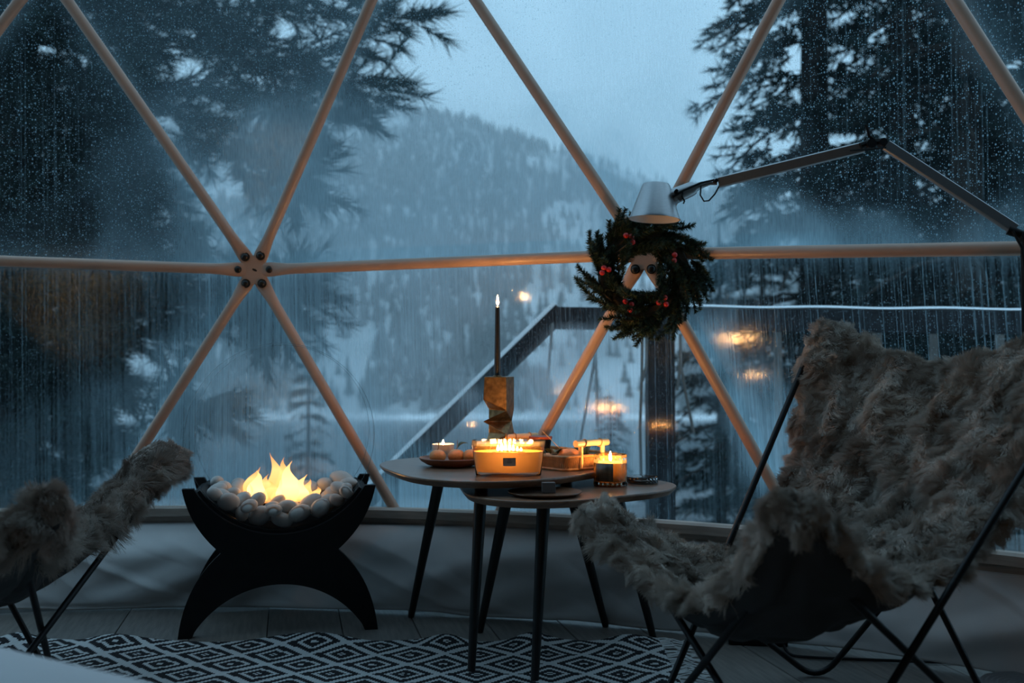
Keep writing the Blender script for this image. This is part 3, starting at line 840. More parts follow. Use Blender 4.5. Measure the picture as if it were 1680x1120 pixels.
for i, (lb, ls) in enumerate([('pair of cords hanging in a narrow fork outside, seen above the bamboo basket handle', [[(978, 545), (977, 580), (965, 650), (950, 735)], [(977, 580), (979, 640), (980, 700)]]),
                ('cord hanging close beside the dark deck post outside', [[(1054, 545), (1053, 620), (1050, 700), (1052, 790)], [(1062, 545), (1060, 600), (1054, 625)]]),
                ('forked cord hanging outside above the reflection of the cut-glass candle', [[(1116, 548), (1117, 600), (1126, 650), (1138, 710)], [(1117, 590), (1111, 640)]]),
                ('short thin cord hanging outside below the top of the sloping handrail', [[(906, 530), (904, 560), (900, 600)], [(902, 590), (898, 625)]])]):
    r0 = at(ls[0][0][0], ls[0][0][1], RY - .1); t = thing('hanging_cord', lb, 'cord', r0)
    for l in ls:
        mb = MB(); mb.tube([at(x, y, RY - .1) - r0 for x, y in l], .008, 6); mb.build('strand', m_rope, t)

# ------------------------------------------------------------------ rug
def rug():
    x0, x1, y0, y1 = -2.05, 0.425, 1.55, 2.90
    t = thing('diamond_rug', 'black and white woven diamond rug with wavy edges under the tables', 'rug', (0, 0, 0.0), (0, 0, 0))
    nx, ny = 190, 90
    xs = np.linspace(x0, x1, nx); ys = np.linspace(y0, y1, ny)
    vs = []
    def h(x, y):
        e = math.exp(-((y1 - y) / .10) ** 2); e2 = math.exp(-((x1 - x) / .08) ** 2)
        wv = max(0, .5 + .5 * math.sin(x * 17 + 2.2 * math.sin(x * 4.1))) ** 2
        return 0.007 + e * 0.020 * wv + e2 * 0.006 * (.5 + .5 * math.sin(y * 30)) + 0.003 * mnoise.noise(Vector((x * 5, y * 5, 0)))
    for y in ys:
        for x in xs:
            sc = (y - y0) / (y1 - y0)
            vs.append((x, y + sc * (.018 * math.sin(x * 9 + 1) * .5 + .012 * math.sin(x * 17)), max(.004, h(x, y))))
    idx = np.arange(nx * ny).reshape(ny, nx)
    a, b, c, d = idx[:-1, :-1].ravel(), idx[:-1, 1:].ravel(), idx[1:, 1:].ravel(), idx[1:, :-1].ravel()
    o = np_mesh('woven_field', vs, np.concatenate([np.stack([a, b, c], 1), np.stack([a, c, d], 1)]), m_rug, t, smooth=True)
    s = o.modifiers.new('thickness', 'SOLIDIFY'); s.thickness = 0.006; s.offset = -1
    r = np.random.default_rng(3); mb = MB()
    for k in range(230):
        y = r.uniform(y0, y1 + .0); z0 = max(.004, h(x1, y))
        L = r.uniform(.05, .11); dy = r.normal(0, .02)
        p = [(x1 - .003, y, z0), (x1 + L * .35, y + dy * .3, .008 + r.uniform(0, .012)), (x1 + L * .7, y + dy * .8, .004), (x1 + L, y + dy * 1.2 + r.normal(0, .01), .003)]
        mb.tube(p, [.0022, .002, .0018, .0010], 4, cap=False)
    stuff(mb.build('fringe', m_rugedge, t))
rug()

# ------------------------------------------------------------------ fire bowl
E1 = Vector((0.981, 0.195, 0)); E2 = Vector((-0.20, 0.98, 0)); FO = (on_z(309, 1046, 0) + on_z(604, 1031, 0)) / 2
DEPTH = 0.31
def fl_(x, z, t): return E1 * x + E2 * t + Vector((0, 0, z))
fire = thing('fire_bowl', 'black steel fire bowl on two crossed arch plates with flames burning among white pebbles', 'fire bowl', FO)
def plate_outline():
    L = []
    c1 = 0.589; r1 = 0.293
    def arc(cx, cz, r, a0, a1, n): return [(cx + r * math.cos(a), cz + r * math.sin(a)) for a in np.linspace(a0, a1, n)]
    def curve(p0, p1, p2, n=10):
        return [tuple(np.array(p0) * (1 - t) ** 2 + np.array(p1) * 2 * t * (1 - t) + np.array(p2) * t * t) for t in np.linspace(0, 1, n)]
    aL = math.atan2(.436 - c1, -.249)
    L += arc(0, c1, r1, aL + 2 * PI if aL < 0 else aL, 2 * PI - (PI + (aL if aL > 0 else aL)) + 0 * PI + 0, 2) if False else []
    th = math.asin((c1 - .437) / r1)
    L += arc(0, c1, r1, PI + th, 2 * PI - th, 40)                       # inner bowl arc, left to right
    L += [(.283, .437)]
    L += curve((.283, .437), (.262, .325), (.171, .246), 12)[1:]       # right flank
    L += curve((.171, .246), (.275, .155), (.291, 0.0), 12)[1:]
    L += [(.252, 0.0)]
    c2 = -.146; r2 = .294; t2 = math.acos(.252 / r2)
    L += [(r2 * math.cos(a), max(0.0, c2 + r2 * math.sin(a) + (.0)) ) for a in np.linspace(t2, PI - t2, 40)][1:-1]
    L += [(-.252, 0.0), (-.291, 0.0)]
    L += curve((-.291, 0.0), (-.275, .155), (-.171, .246), 12)[1:]
    L += curve((-.171, .246), (-.262, .325), (-.283, .437), 12)[1:]
    return L
PO = plate_outline()
for nm, t0 in (('front', 0.0), ('back', DEPTH)):
    mb = MB(); mb.prism(PO, fl_, t0 - .013, t0 + .013); mb.build('arch_plate', m_black, fire, angle=30)
mb = MB(); n = 40
poly = [(.292 * math.cos(a), .589 + .292 * math.sin(a)) for a in np.linspace(PI * 1.19, PI * 1.81, n)] + [(.283 * math.cos(a), .589 + .283 * math.sin(a)) for a in np.linspace(PI * 1.81, PI * 1.19, n)]
mb.prism(poly, fl_, .013, DEPTH - .013); mb.build('bowl_sheet', m_black, fire, angle=30)
for sx in (-1, 1):
    mb = MB(); mb.tube([fl_(.248 * sx, .405, .01), fl_(.248 * sx, .405, DEPTH - .01)], .016, 12); mb.build('tie_bar', m_black, fire)
for tt in (.02, DEPTH - .02):
    mb = MB()
    mb.prism([(.280 * math.cos(a), .589 + .280 * math.sin(a)) for a in np.linspace(0, 2 * PI, 72)[:-1]], fl_, tt - .002, tt + .002)
    g = mb.build('glass_screen', m_screen, fire, angle=30)
    mb = MB(); mb.tube([fl_(.280 * math.cos(a), .589 + .280 * math.sin(a), tt) for a in np.linspace(0, 2 * PI, 73)], .0007, 5, cap=False); mb.build('glass_edge', m_screenrim, g)
mb = MB(); mb.prism([(-.12, .345), (.12, .345), (.12, .372), (-.12, .372)], fl_, DEPTH / 2 - .03, DEPTH / 2 + .03); mb.build('burner', m_black, fire, smooth=False)

def tongue(name, x, t, z0, h, w, lean, seed, mat, parent, thin=.45):
    r = np.random.default_rng(seed); k = 14; vs = []; fs = []; n = 12
    for i in range(k):
        s = i / (k - 1)
        rad = w * (math.sin(PI * min(1, s * .9 + .14)) ** .9) * (1 - s) ** .55 + .0008
        cx = x + lean * s ** 1.6 + w * .35 * math.sin(s * 7 + seed) * s
        ct = t + w * .25 * math.sin(s * 5 + seed * 2) * s
        z = z0 + h * s
        for j in range(n):
            a = 2 * PI * j / n
            rr = rad * (1 + .22 * math.sin(a * 3 + seed + s * 4))
            vs.append(fl_(cx + rr * math.cos(a), z, ct + rr * math.sin(a) * thin))
    for i in range(k - 1):
        for j in range(n):
            fs.append((i * n + j, i * n + (j + 1) % n, (i + 1) * n + (j + 1) % n, (i + 1) * n + j))
    mb = MB(); mb.add(vs, fs); return mb.build(name, mat, parent, angle=180)
# px of the flame tips in the photograph: (400,762) (412,770) (448,752) (458,755) (474,762) (495,790) (430,785)
FT = [(-.095, .205, .105, .034, .014, 1, 0), (-.070, .14, .100, .034, -.012, 2, 1), (-.040, .13, .070, .030, .010, 3, 0), (-.018, .21, .150, .030, -.012, 4, 0), (.002, .20, .135, .036, .010, 5, 0),
      (.022, .13, .130, .036, .004, 6, 1), (.048, .14, .085, .034, .018, 7, 1), (.075, .15, .070, .026, .006, 8, 0), (.100, .16, .045, .024, .012, 9, 0), (-.100, .14, .060, .028, .012, 10, 0), (.0, .15, .075, .040, .012, 11, 1), (-.055, .19, .085, .026, .012, 12, 0)]
for x, t, h, w, ln, sd, core in FT:
    tongue('flame', x, t, .372, h, w, ln, sd, m_fire2 if core else m_fire, fire)

# pebbles heaped in the bowl: dropped one after another
r = np.random.default_rng(21)
placed = []; pm = []
def pebble_mesh(seed):
    q = MB(); rr = np.random.default_rng(seed); nlat, nlon = 9, 14; vs = []; fs = []
    A = [rr.uniform(-.22, .22) for _ in range(6)]
    for i in range(nlat + 1):
        th = PI * i / nlat
        for j in range(nlon):
            ph = 2 * PI * j / nlon
            d = Vector((math.sin(th) * math.cos(ph), math.sin(th) * math.sin(ph), math.cos(th)))
            k = 1 + A[0] * d.x + A[1] * d.y * d.z + A[2] * d.x * d.y + .6 * A[3] * (d.y ** 2 - .33) + .5 * A[4] * d.z * d.x
            vs.append(d * k)
    for i in range(nlat):
        for j in range(nlon): fs.append((i * nlon + j, i * nlon + (j + 1) % nlon, (i + 1) * nlon + (j + 1) % nlon, (i + 1) * nlon + j))
    q.add(vs, fs); o = q.build('pebble', m_pebble, None, angle=180); me = o.data; bpy.data.objects.remove(o); return me
pm = [pebble_mesh(s) for s in range(7)]
def drop(x, t, s):
    d = abs(x); zf = .589 - math.sqrt(max(.001, (.283 - s) ** 2 - x * x)) if d < .283 - s else 9
    z = zf
    for (qx, qt, qz, qs) in placed:
        dd = (x - qx) ** 2 + (t - qt) ** 2; R = (s + qs) * .98
        if dd < R * R: z = max(z, qz + math.sqrt(R * R - dd))
    return z
PEBL = {}
def put(x, t, s, el, rot, k, lab=None):
    z = drop(x, t, s)
    if z > .43: return False
    placed.append((x, t, z, s))
    o = link('pebble', pm[k % 7]); o.location = FO + fl_(x, z, t); o.scale = (s * el[0], s * el[1], s * el[2]); o.rotation_euler = rot
    tag(o, 'pebble', 'pebble', 'white pebbles heaped in the fire bowl'); PEBL[o.name] = (x, t, z)
    return True
n_ok = 0
for k in range(3200):
    s = r.uniform(.020, .037)
    t = r.uniform(.015 + s, DEPTH - .015 - s)
    x = r.uniform(-.24, .24)
    if k > 40 and abs(t - DEPTH / 2) < .035 and abs(x) < .10: continue
    # look for a low spot nearby
    best = min(((drop(xx, tt, s), xx, tt) for xx, tt in [(x + r.normal(0, .02), min(DEPTH - .015 - s, max(.015 + s, t + r.normal(0, .02)))) for _ in range(8)]))
    lim = .378 if best[2] < .09 else (.404 if best[2] > .2 else .388)
    lim += .10 * min(1, max(0, abs(best[1]) - .1) / .14) * .55
    if best[0] > lim: continue
    e = r.uniform(.0, 1)
    if put(best[1], best[2], s, (1.15 + .28 * e, 1.0 + .12 * e, .90 - .06 * e), (r.uniform(-.5, .5), r.uniform(-.7, .7), r.uniform(0, 6.28)), k): n_ok += 1
    if n_ok >= 92: break
ORD = ['first', 'second', 'third', 'fourth', 'fifth', 'sixth', 'seventh', 'eighth', 'ninth', 'tenth', 'eleventh', 'twelfth', 'thirteenth', 'fourteenth', 'fifteenth', 'sixteenth', 'seventeenth', 'eighteenth', 'nineteenth', 'twentieth',
       'twenty-first', 'twenty-second', 'twenty-third', 'twenty-fourth', 'twenty-fifth', 'twenty-sixth', 'twenty-seventh', 'twenty-eighth', 'twenty-ninth', 'thirtieth']
rows = sorted(PEBL, key=lambda k: PEBL[k][1]); m3 = (len(rows) + 2) // 3
for ri, rn in enumerate(('front row', 'middle row', 'rear row')):
    for i, k in enumerate(sorted(rows[ri * m3:(ri + 1) * m3], key=lambda k: -PEBL[k][0])):
        bpy.data.objects[k]['label'] = 'white pebble in the fire bowl, %s from the tables in the %s' % (ORD[i], rn)

# ------------------------------------------------------------------ nesting tables
def table(name, label, feet, c, rr, z, th, ph, legtop):
    t = thing(name, label, 'table', (c[0], c[1], 0), group='nesting side tables')
    out = []
    for q in range(120):
        a = 2 * PI * q / 120; R = rr[0] + rr[1] * math.cos(3 * (a - ph)); out.append((R * math.cos(a), R * math.sin(a)))
    mb = MB(); lev = [(0.955, z - th), (0.985, z - th * .55), (1.0, z - th * .25), (1.0, z - .0015), (.996, z)]
    vs = [(x * k, y * k, zz) for k, zz in lev for x, y in out]; n = 120; fs = []
    for i in range(len(lev) - 1):
        for j in range(n): fs.append((i * n + j, i * n + (j + 1) % n, (i + 1) * n + (j + 1) % n, (i + 1) * n + j))
    fs += [tuple(range(n))[::-1], tuple((len(lev) - 1) * n + j for j in range(n))]
    mb.add(vs, fs); mb.build('tabletop', m_table, t, angle=25)
    for f in feet:
        b = Vector((f[0] - c[0], f[1] - c[1], 0)); tp = b * legtop; tp.z = z - th
        mb = MB(); mb.tube([b, b + (tp - b) * .02, tp], [.0095, .0105, .0185], 14); mb.build('leg', m_leg, t)
    return t
ZA, ZB = 0.505, 0.465
fA = [on_z(674, 1012, 0), on_z(773, 1104, 0), on_z(994, 1028, 0)]
fB = [on_z(787, 1037, 0), on_z(877, 1121, 0), on_z(1072, 1047, 0)]
table('side_table', 'taller walnut-topped side table with black legs, carrying the glass candle and wicker tray', fA, (-.047, 2.935), (.352, .034), ZA, .020, math.radians(142), .62)
table('side_table', 'lower walnut-topped side table with black legs, carrying the cut-glass candle and dark plate', fB, (.124, 2.80), (.305, .035), ZB, .020, math.radians(8), .60)

def flame_at(p, h, w, parent, mat=None):
    prof = [(w * .35, 0), (w * .8, h * .12), (w, h * .27), (w * .88, h * .45), (w * .55, h * .68), (w * .22, h * .88), (w * .03, h)]
    mb = MB(); mb.lathe([(r * .62, z * .88 + h * .05) for r, z in prof], 12, p); f = mb.build('flame', mat or m_flame, parent, angle=180)
    mb = MB(); mb.lathe(prof, 12, p); mb.build('flame_edge', m_halo, f, angle=180)
    return f

# big oval glass candle
gc = on_z(834, 783, ZA) + Vector((0, .045, 0))
t = thing('glass_candle', 'large oval glass candle burning on the taller table, with a small bronze label', 'candle', gc)
def oval(z, k, e=2.6):
    rx = (.088 + (.099 - .088) * z / .094) * k; ry = (.040 + .012 * z / .094) * k
    o = []
    for q in range(64):
        a = 2 * PI * q / 64; ca, sa = math.cos(a), math.sin(a)
        o.append((rx * math.copysign(abs(ca) ** (2 / e), ca), ry * math.copysign(abs(sa) ** (2 / e), sa), z))
    return o
def oval_solid(levels):
    mb = MB(); vs = [p for z, k in levels for p in oval(z, k)]; n = 64; fs = []
    for i in range(len(levels) - 1):
        for j in range(n): fs.append((i * n + j, i * n + (j + 1) % n, (i + 1) * n + (j + 1) % n, (i + 1) * n + j))
    fs += [tuple(range(n))[::-1], tuple((len(levels) - 1) * n + j for j in range(n))]
    return mb.add(vs, fs)
oval_solid([(0, .97), (.003, 1.0), (.094, 1.0), (.0955, .985), (.094, .972), (.075, .972)]).build('glass_vessel', m_vessel, t, angle=50)
mb = MB(); vs = oval(.0115, .93) + oval(.014, .965) + oval(.060, .968) + oval(.0660, .968); mb.add(vs, [(i * 64 + j, i * 64 + (j + 1) % 64, (i + 1) * 64 + (j + 1) % 64, (i + 1) * 64 + j) for i in range(3) for j in range(64)])
mb.add([p for p in oval(.0115, .93)], [tuple(range(64))]); mb.build('wax', m_wax, t, angle=60)
mb = MB(); vs = oval(.066, .966) + oval(.082, .966); mb.add(vs, [(j, (j + 1) % 64, 64 + (j + 1) % 64, 64 + j) for j in range(64)]); mb.build('wax_film', m_film, t)
mb = MB(); mb.tube([(-.045, 0, .062), (-.02, .002, .0665), (.02, -.002, .0655), (.045, 0, .062)], .0022, 6); mb.tube([(0, 0, .012), (0, 0, .065)], .003, 6); mb.build('wick', m_wick, t)
for i, (x, h, w) in enumerate([(-.028, .017, .006), (-.018, .022, .0065), (-.008, .020, .007), (.003, .022, .0065), (.013, .017, .006), (.024, .013, .0055), (.034, .010, .005)]):
    flame_at((x, .001 * (-1) ** i, .066), h, w, t, m_flame_big)
mb = MB(); mb.box((.003, -.0482, .041), (.0335, .0012, .0215), Matrix.Rotation(math.radians(-7.3), 3, 'X')); lbl = mb.build('label_plate', m_label, t, smooth=False)
mb = MB()
for cx, cz, sx, sz in ((.003, .0512, .0335, .0011), (.003, .0308, .0335, .0011), (-.0133, .041, .0011, .0215), (.0193, .041, .0011, .0215)):
    mb.box((cx, -.0490 - (cz - .041) * .128, cz), (sx, .0010, sz))
for cz, sx in ((.0412, .014), (.0390, .013), (.0365, .015), (.0340, .019)):
    mb.box((.003, -.0491 - (cz - .041) * .128, cz), (sx, .0008, .0007 if cz > .036 else .0011))
mb.build('label_print', m_labelink, lbl, smooth=False)
tx = bpy.data.curves.new('lettering', 'FONT'); tx.body = 'Wo'; tx.size = .0062; tx.align_x = 'CENTER'; tx.extrude = .0002; tx.materials.append(m_labelink)
o = link('lettering_outline', tx); me = bpy.data.meshes.new_from_object(o); bpy.data.objects.remove(o); bpy.data.curves.remove(tx)
o = link('lettering', me, lbl, (.003, -.0500, .0445), (PI / 2, 0, 0))

# taper candle on folded metal holder
hc = on_z(816, 757, ZA)
t = thing('candle_holder', 'tall bronze candle holder folded in zigzags, behind the big glass candle', 'candle holder', hc, (0, 0, math.radians(-12)))
def folded():
    # square sleeve crushed so that its near corner runs in a zigzag
    Z = [0, .05, .088, .125, .162, .192, .262]
    FL = [(-.045, -.040), (-.033, -.022), (-.028, .002), (-.027, -.004), (-.028, .002), (-.037, -.034), (-.034, -.034)]
    FR = [(.034, -.034, 0), (.035, -.034, 0), (.036, -.034, -.002), (-.037, -.042, 0), (.036, -.034, -.003), (.036, -.034, 0), (.035, -.034, 0)]
    BR = [(.046, .034)] * 3 + [(.040, .030)] + [(.046, .034)] * 3
    BL = [(-.030, .034)] * 7
    vs = []; fs = []
    for i, z in enumerate(Z):
        vs += [(*FL[i], z), (FR[i][0], FR[i][1], z + FR[i][2]), (*BR[i], z), (*BL[i], z)]
    for i in range(len(Z) - 1):
        for j in range(4):
            a, b, c, d = i * 4 + j, i * 4 + (j + 1) % 4, (i + 1) * 4 + (j + 1) % 4, (i + 1) * 4 + j
            if (i + j) % 2: fs += [(a, b, c), (a, c, d)]
            else: fs += [(a, b, d), (b, c, d)]
    fs += [(3, 2, 1, 0), tuple(24 + j for j in range(4))]
    mb = MB(); return mb.add(vs, fs)
o = folded().build('folded_body', m_bronze, t, smooth=False)
bv = o.modifiers.new('edge', 'BEVEL'); bv.width = .0022; bv.segments = 2
mb = MB(); mb.lathe([(.013, .2615), (.0145, .2635), (.0135, .2655), (.0115, .2655), (.0115, .2620)], 20); mb.build('candle_cup', m_bronze, t)
tcp = hc + Vector((0, 0, .2625))
t = thing('taper_candle', 'slim black taper candle burning in the bronze folded holder', 'candle', tcp)
mb = MB(); mb.lathe([(.0107, 0), (.0100, .02), (.0072, .205), (.0066, .214), (.004, .216)], 20); mb.build('candle_body', m_blackwax, t)
mb = MB(); mb.tube([(0, 0, .214), (.0005, 0, .220), (.001, 0, .2245)], .0010, 5); mb.build('wick', m_wick, t)
flame_at((.0005, 0, .2185), .036, .0062, t)

# wooden plate with mandarins, tealight
pc = on_z(742, 764, ZA)
t = thing('wooden_bowl', 'shallow red-brown wooden bowl with mandarins, beside the big glass candle', 'bowl', pc)
mb = MB(); mb.lathe([(.055, 0), (.075, .006), (.092, .016), (.0985, .024), (.097, .026), (.091, .021), (.074, .011), (.05, .007), (.01, .006)], 40); mb.build('bowl', m_bowl, t)
def mandarin(p, s, lab, leaf=False, stem=True, rz=0):
    t = thing('mandarin', lab, 'fruit', p, (0, 0, rz))
    mb = MB(); pr = []
    for q in range(13):
        a = -PI / 2 + PI * q / 12; R = math.cos(a); z = math.sin(a) * .82
        if q > 9: z -= .05 * (q - 9) / 3
        pr.append((max(.02, R) * s, (z + .82) * s))
    mb.lathe(pr, 20); mb.build('peel', m_mandarin, t)
    if stem:
        mb = MB(); mb.tube([(0, 0, 1.55 * s), (.002, 0, 1.75 * s), (.004, .001, 2.6 * s)], .0011, 5); mb.build('stem', m_stem, t)
    if leaf: leaf_mesh((.004, 0, 1.75 * s), (.8, -.2, .35), .034, .015, t)
def leaf_mesh(p, d, L, W, parent):
    p = Vector(p); d = Vector(d).normalized(); s = d.cross(Vector((0, 0, 1))).normalized(); u = s.cross(d)
    mb = MB(); vs = []; fs = []
    for i in range(8):
        q = i / 7; w = W * math.sin(PI * q ** .8) + .0004; c = p + d * L * q + u * (L * .18 * math.sin(PI * q))
        vs += [c - s * w + u * w * .3, c, c + s * w + u * w * .3]
    for i in range(7):
        for k in (0, 1): fs.append((i * 3 + k, i * 3 + k + 1, i * 3 + 4 + k, i * 3 + 3 + k))
    mb.add(vs, fs); o = mb.build('leaf', m_leaf, parent, angle=180)
    sd = o.modifiers.new('thickness', 'SOLIDIFY'); sd.thickness = .0007
    return o
mandarin(pc + Vector((-.042, -.018, .010)), .0245, 'mandarin with an upright bare stalk in the wooden bowl, at the tealight end', rz=.3)
mandarin(pc + Vector((.012, .004, .008)), .0255, 'mandarin with a green leaf on its stalk in the wooden bowl', True, rz=.5)
mandarin(pc + Vector((.055, -.010, .012)), .0235, 'mandarin with a stalk in the wooden bowl, half hidden by the big glass candle')
tp = on_z(727, 752, ZA)
t = thing('tealight', 'small pale cup tealight burning behind the bowl of mandarins', 'candle', tp)
mb = MB(); mb.lathe([(.030, 0), (.0345, .004), (.0355, .046), (.034, .0465), (.0335, .040), (.01, .0395)], 28); mb.build('cup', M('pale_ceramic', (.62, .56, .50), .5), t)
mb = MB(); mb.lathe([(.033, .0385), (.033, .0412), (.005, .0405)], 24); mb.build('wax', M('tealight_wax', (.8, .66, .5), .5), t)
mb = MB(); mb.tube([(0, 0, .040), (0, 0, .047)], .001, 5); mb.build('wick', m_wick, t)
flame_at((0, 0, .0435), .017, .0045, t)

# wicker tray with bamboo handles
bc = Vector((.128, 2.965, ZA)); ang = math.atan2(-.78, .62)
t = thing('wicker_tray', 'rectangular wicker tray with pale bamboo handles holding fruit and leaves, on the taller table', 'tray', bc, (0, 0, ang))
HX, HY, HZ = .155, .10, .040
mb = MB(); mb.box((0, 0, .004), (2 * HX - .01, 2 * HY - .01, .006)); mb.build('tray_base', m_wicker, t, smooth=False)
def rect_path(hx, hy, z, rc=.018):
    p = []
    for cx, cy, a0 in ((hx - rc, hy - rc, 0), (-hx + rc, hy - rc, PI / 2), (-hx + rc, -hy + rc, PI), (hx - rc, -hy + rc, 1.5 * PI)):
        for q in range(5): a = a0 + PI / 2 * q / 4; p.append((cx + rc * math.cos(a), cy + rc * math.sin(a), z))
    p.append(p[0]); return p
for z, g in ((.0045, 0), (HZ, .006)):
    mb = MB(); mb.tube(rect_path(HX + g, HY + g, z), .0042, 8, cap=False); mb.build('rim', m_wicker, t)
mb = MB()
rp = [Vector(p) for p in rect_path(HX, HY, 0)]
seg = [(rp[i + 1] - rp[i]).length for i in range(len(rp) - 1)]; tot = sum(seg)
def along(s):
    s %= tot
    for i, l in enumerate(seg):
        if s <= l: return rp[i] + (rp[i + 1] - rp[i]) * (s / l)
        s -= l
    return rp[-1]
nst = int(tot / .0052)
for k in range(nst):
    p = along(k * tot / nst); o2 = Vector((p.x / HX, p.y / HY, 0)).normalized()
    q = along((k + .9) * tot / nst)
    mb.tube([p + Vector((0, 0, .004)), p + o2 * .0045 + Vector((0, 0, .020)), q + o2 * .005 + Vector((0, 0, HZ))], .0019, 5, cap=False)
stuff(mb.build('cane_weave', m_wicker, t))
for sx in (-1, 1):
    hx = sx * (HX + .004); zb = .076
    mb = MB(); mb.tube([(hx, -.062, zb), (hx, -.055, zb), (hx, 0, zb + .0008), (hx, .055, zb), (hx, .062, zb)], [.0098, .0102, .0092, .0102, .0098], 14); h = mb.build('handle', m_bamboo, t)
    for sy in (-1, 1):
        mb = MB(); mb.tube([(hx, sy * .042, .006), (hx, sy * .042, zb - .002)], .0070, 10); mb.build('post', m_bamboo, h)
        mb = MB(); mb.tube([(hx + .0112 * math.cos(a), sy * .030 + .003 * math.sin(a), zb + .0112 * math.sin(a)) for a in np.linspace(0, 2 * PI, 17)], .0018, 5, cap=False); mb.build('binding', m_wicker, h)
Rz = Matrix.Rotation(ang, 3, 'Z')
def intray(x, y, z): return bc + Rz @ Vector((x, y, z))
# contents
mandarin(on_z(934, 752, ZA + .03) * 1.0 + Vector((0, 0, -.022)), .033, 'big pale orange fruit in the wicker tray, beside the bamboo handle post', False, False)
mandarin(intray(.055, -.005, .008), .027, 'smaller orange fruit lying behind the big one in the wicker tray', False, False)
mandarin(intray(.030, -.055, .008), .021, 'small orange fruit at the cut-glass candle end of the wicker tray', False, False)
lf = thing('leaf_sprig', 'sprig of dull green leaves spilling over the rim of the wicker tray', 'leaves', intray(.085, -.050, .036))
mb = MB(); mb.tube([(-.05, .0, .0), (0, .0, .008), (.05, .02, .006)], .0015, 5); mb.build('stem', m_stem, lf)
for i, (x, y, z, dx, dy, dz, L, W) in enumerate([(-.03, 0, .006, -.7, -.6, .25, .045, .013), (-.01, 0, .008, -.2, -.9, .1, .05, .014), (.01, .004, .008, .5, -.8, .2, .045, .013), (.03, .01, .007, .9, -.2, .5, .045, .012), (-.045, 0, .004, -.9, .2, .6, .04, .012), (.045, .016, .006, .6, .6, .7, .04, .012)]):
    leaf_mesh((x, y, z), (dx, dy, dz), L, W, lf)
lf2 = thing('leaf_sprig', 'dark leaves and a thin twig standing behind the bamboo handle post in the tray', 'leaves', intray(.10, .03, .010))
for i, (dx, dy, dz, L, W) in enumerate([(.3, .3, .8, .07, .012), (-.2, .2, .9, .062, .010), (.7, .6, .5, .06, .014), (-.5, .4, .75, .075, .009)]): leaf_mesh((0, 0, 0), (dx, dy, dz), L, W, lf2)
cp = on_z(887, 757, ZA + .0085)
cp = intray(-.085, .0, .0075)
dlt = (cp - Vector((0, 0, EYE)))
t = thing('lidded_cup', 'smoky glass cup with a rust-red rim standing in the far end of the wicker tray', 'cup', Vector((at(887, 740, 3.03).x, 3.03, ZA + .0072)))
mb = MB(); mb.lathe([(.021, 0), (.024, .004), (.0335, .066), (.0325, .067), (.0225, .008), (.005, .007)], 28); mb.build('cup', m_cup, t)
mb = MB(); mb.lathe([(.0335, .066), (.0355, .068), (.0355, .0735), (.034, .0745), (.004, .0735)], 28); mb.build('lid', m_cork, t)
sp = thing('thin_twig', 'thin golden twig leaning out of the wicker tray beside the cup', 'twig', at(920, 737, 2.99))
mb = MB(); mb.tube([Vector((0, 0, 0)), at(905, 722, 2.97) - at(920, 737, 2.99), at(890, 707, 2.955) - at(920, 737, 2.99)], .0010, 5); mb.tube([Vector((0, 0, 0)), at(927, 750, 3.0) - at(920, 737, 2.99)], .0011, 5); mb.build('twig', m_bamboo, sp)

# cut-glass candle with its lid
jc = on_z(1004, 800, ZB) + Vector((0, .047, 0))
t = thing('cut_glass_candle', 'amber cut-glass candle burning at the open end of the lower table', 'candle', jc, (0, 0, 0))
def cut_cylinder(R, z0, z1, nx, nz, dep, inward=False):
    vs = []; fs = []
    for i in range(nz + 1):
        for j in range(nx):
            a = 2 * PI * (j + (.5 if i % 2 else 0)) / nx
            r_ = R
            vs.append((r_ * math.cos(a), r_ * math.sin(a), z0 + (z1 - z0) * i / nz))
    # each lozenge is a shallow pyramid: centre vertices pushed in
    return vs, fs
def lozenges(R, z0, z1, nx, nz, dep):
    vs = []; fs = []; hz = (z1 - z0) / nz
    def P(a, z, r): vs.append((r * math.cos(a), r * math.sin(a), z)); return len(vs) - 1
    for i in range(nz + 1):
        for j in range(nx):
            a = 2 * PI * (j + (.5 if i % 2 else 0)) / nx; z = z0 + hz * i; da = PI / nx
            zl, zh = max(z0, z - hz), min(z1, z + hz)
            l, t_, r2, b = P(a - da, z, R), P(a, zh, R), P(a + da, z, R), P(a, zl, R)
            c = P(a, z, R - dep)
            fs += [(l, c, t_), (t_, c, r2), (r2, c, b), (b, c, l)]
    return vs, fs
JR, JH = .0465, .088
mb = MB(); mb.lathe([(.043, .006), (.0445, .0062), (.0445, .070), (.0450, JH), (.0437, JH), (.0432, .012), (.004, .011)], 40); mb.build('glass_vessel', m_vessel, t)
mb = MB(); vs, fs = lozenges(JR, .016, .080, 22, 9, .0016); mb.add(vs, fs); mb.build('lozenge_cut', m_amber, t, smooth=False)
mb = MB(); mb.lathe([(JR - .0002, .080), (JR, JH - .001), (JR - .0012, JH + .0005), (JR - .002, JH - .001)], 40, close=True); mb.build('rim', m_amber, t)
mb = MB(); vs = []; fs = []
for j in range(22):
    a = 2 * PI * j / 22; da = PI / 22
    o_ = len(vs); R = JR + .0006
    vs += [(R * math.cos(a - da), R * math.sin(a - da), .003), (R * math.cos(a + da), R * math.sin(a + da), .003), (R * math.cos(a), R * math.sin(a), .0165), ((R - .002) * math.cos(a), (R - .002) * math.sin(a), .0075), (R * .96 * math.cos(a - da), R * .96 * math.sin(a - da), 0), (R * .96 * math.cos(a + da), R * .96 * math.sin(a + da), 0)]
    fs += [(o_, o_ + 3, o_ + 2), (o_ + 1, o_ + 2, o_ + 3), (o_, o_ + 1, o_ + 3), (o_, o_ + 4, o_ + 5, o_ + 1)]
mb.add(vs, fs); mb.build('foot_points', m_amberdeep, t, smooth=False)
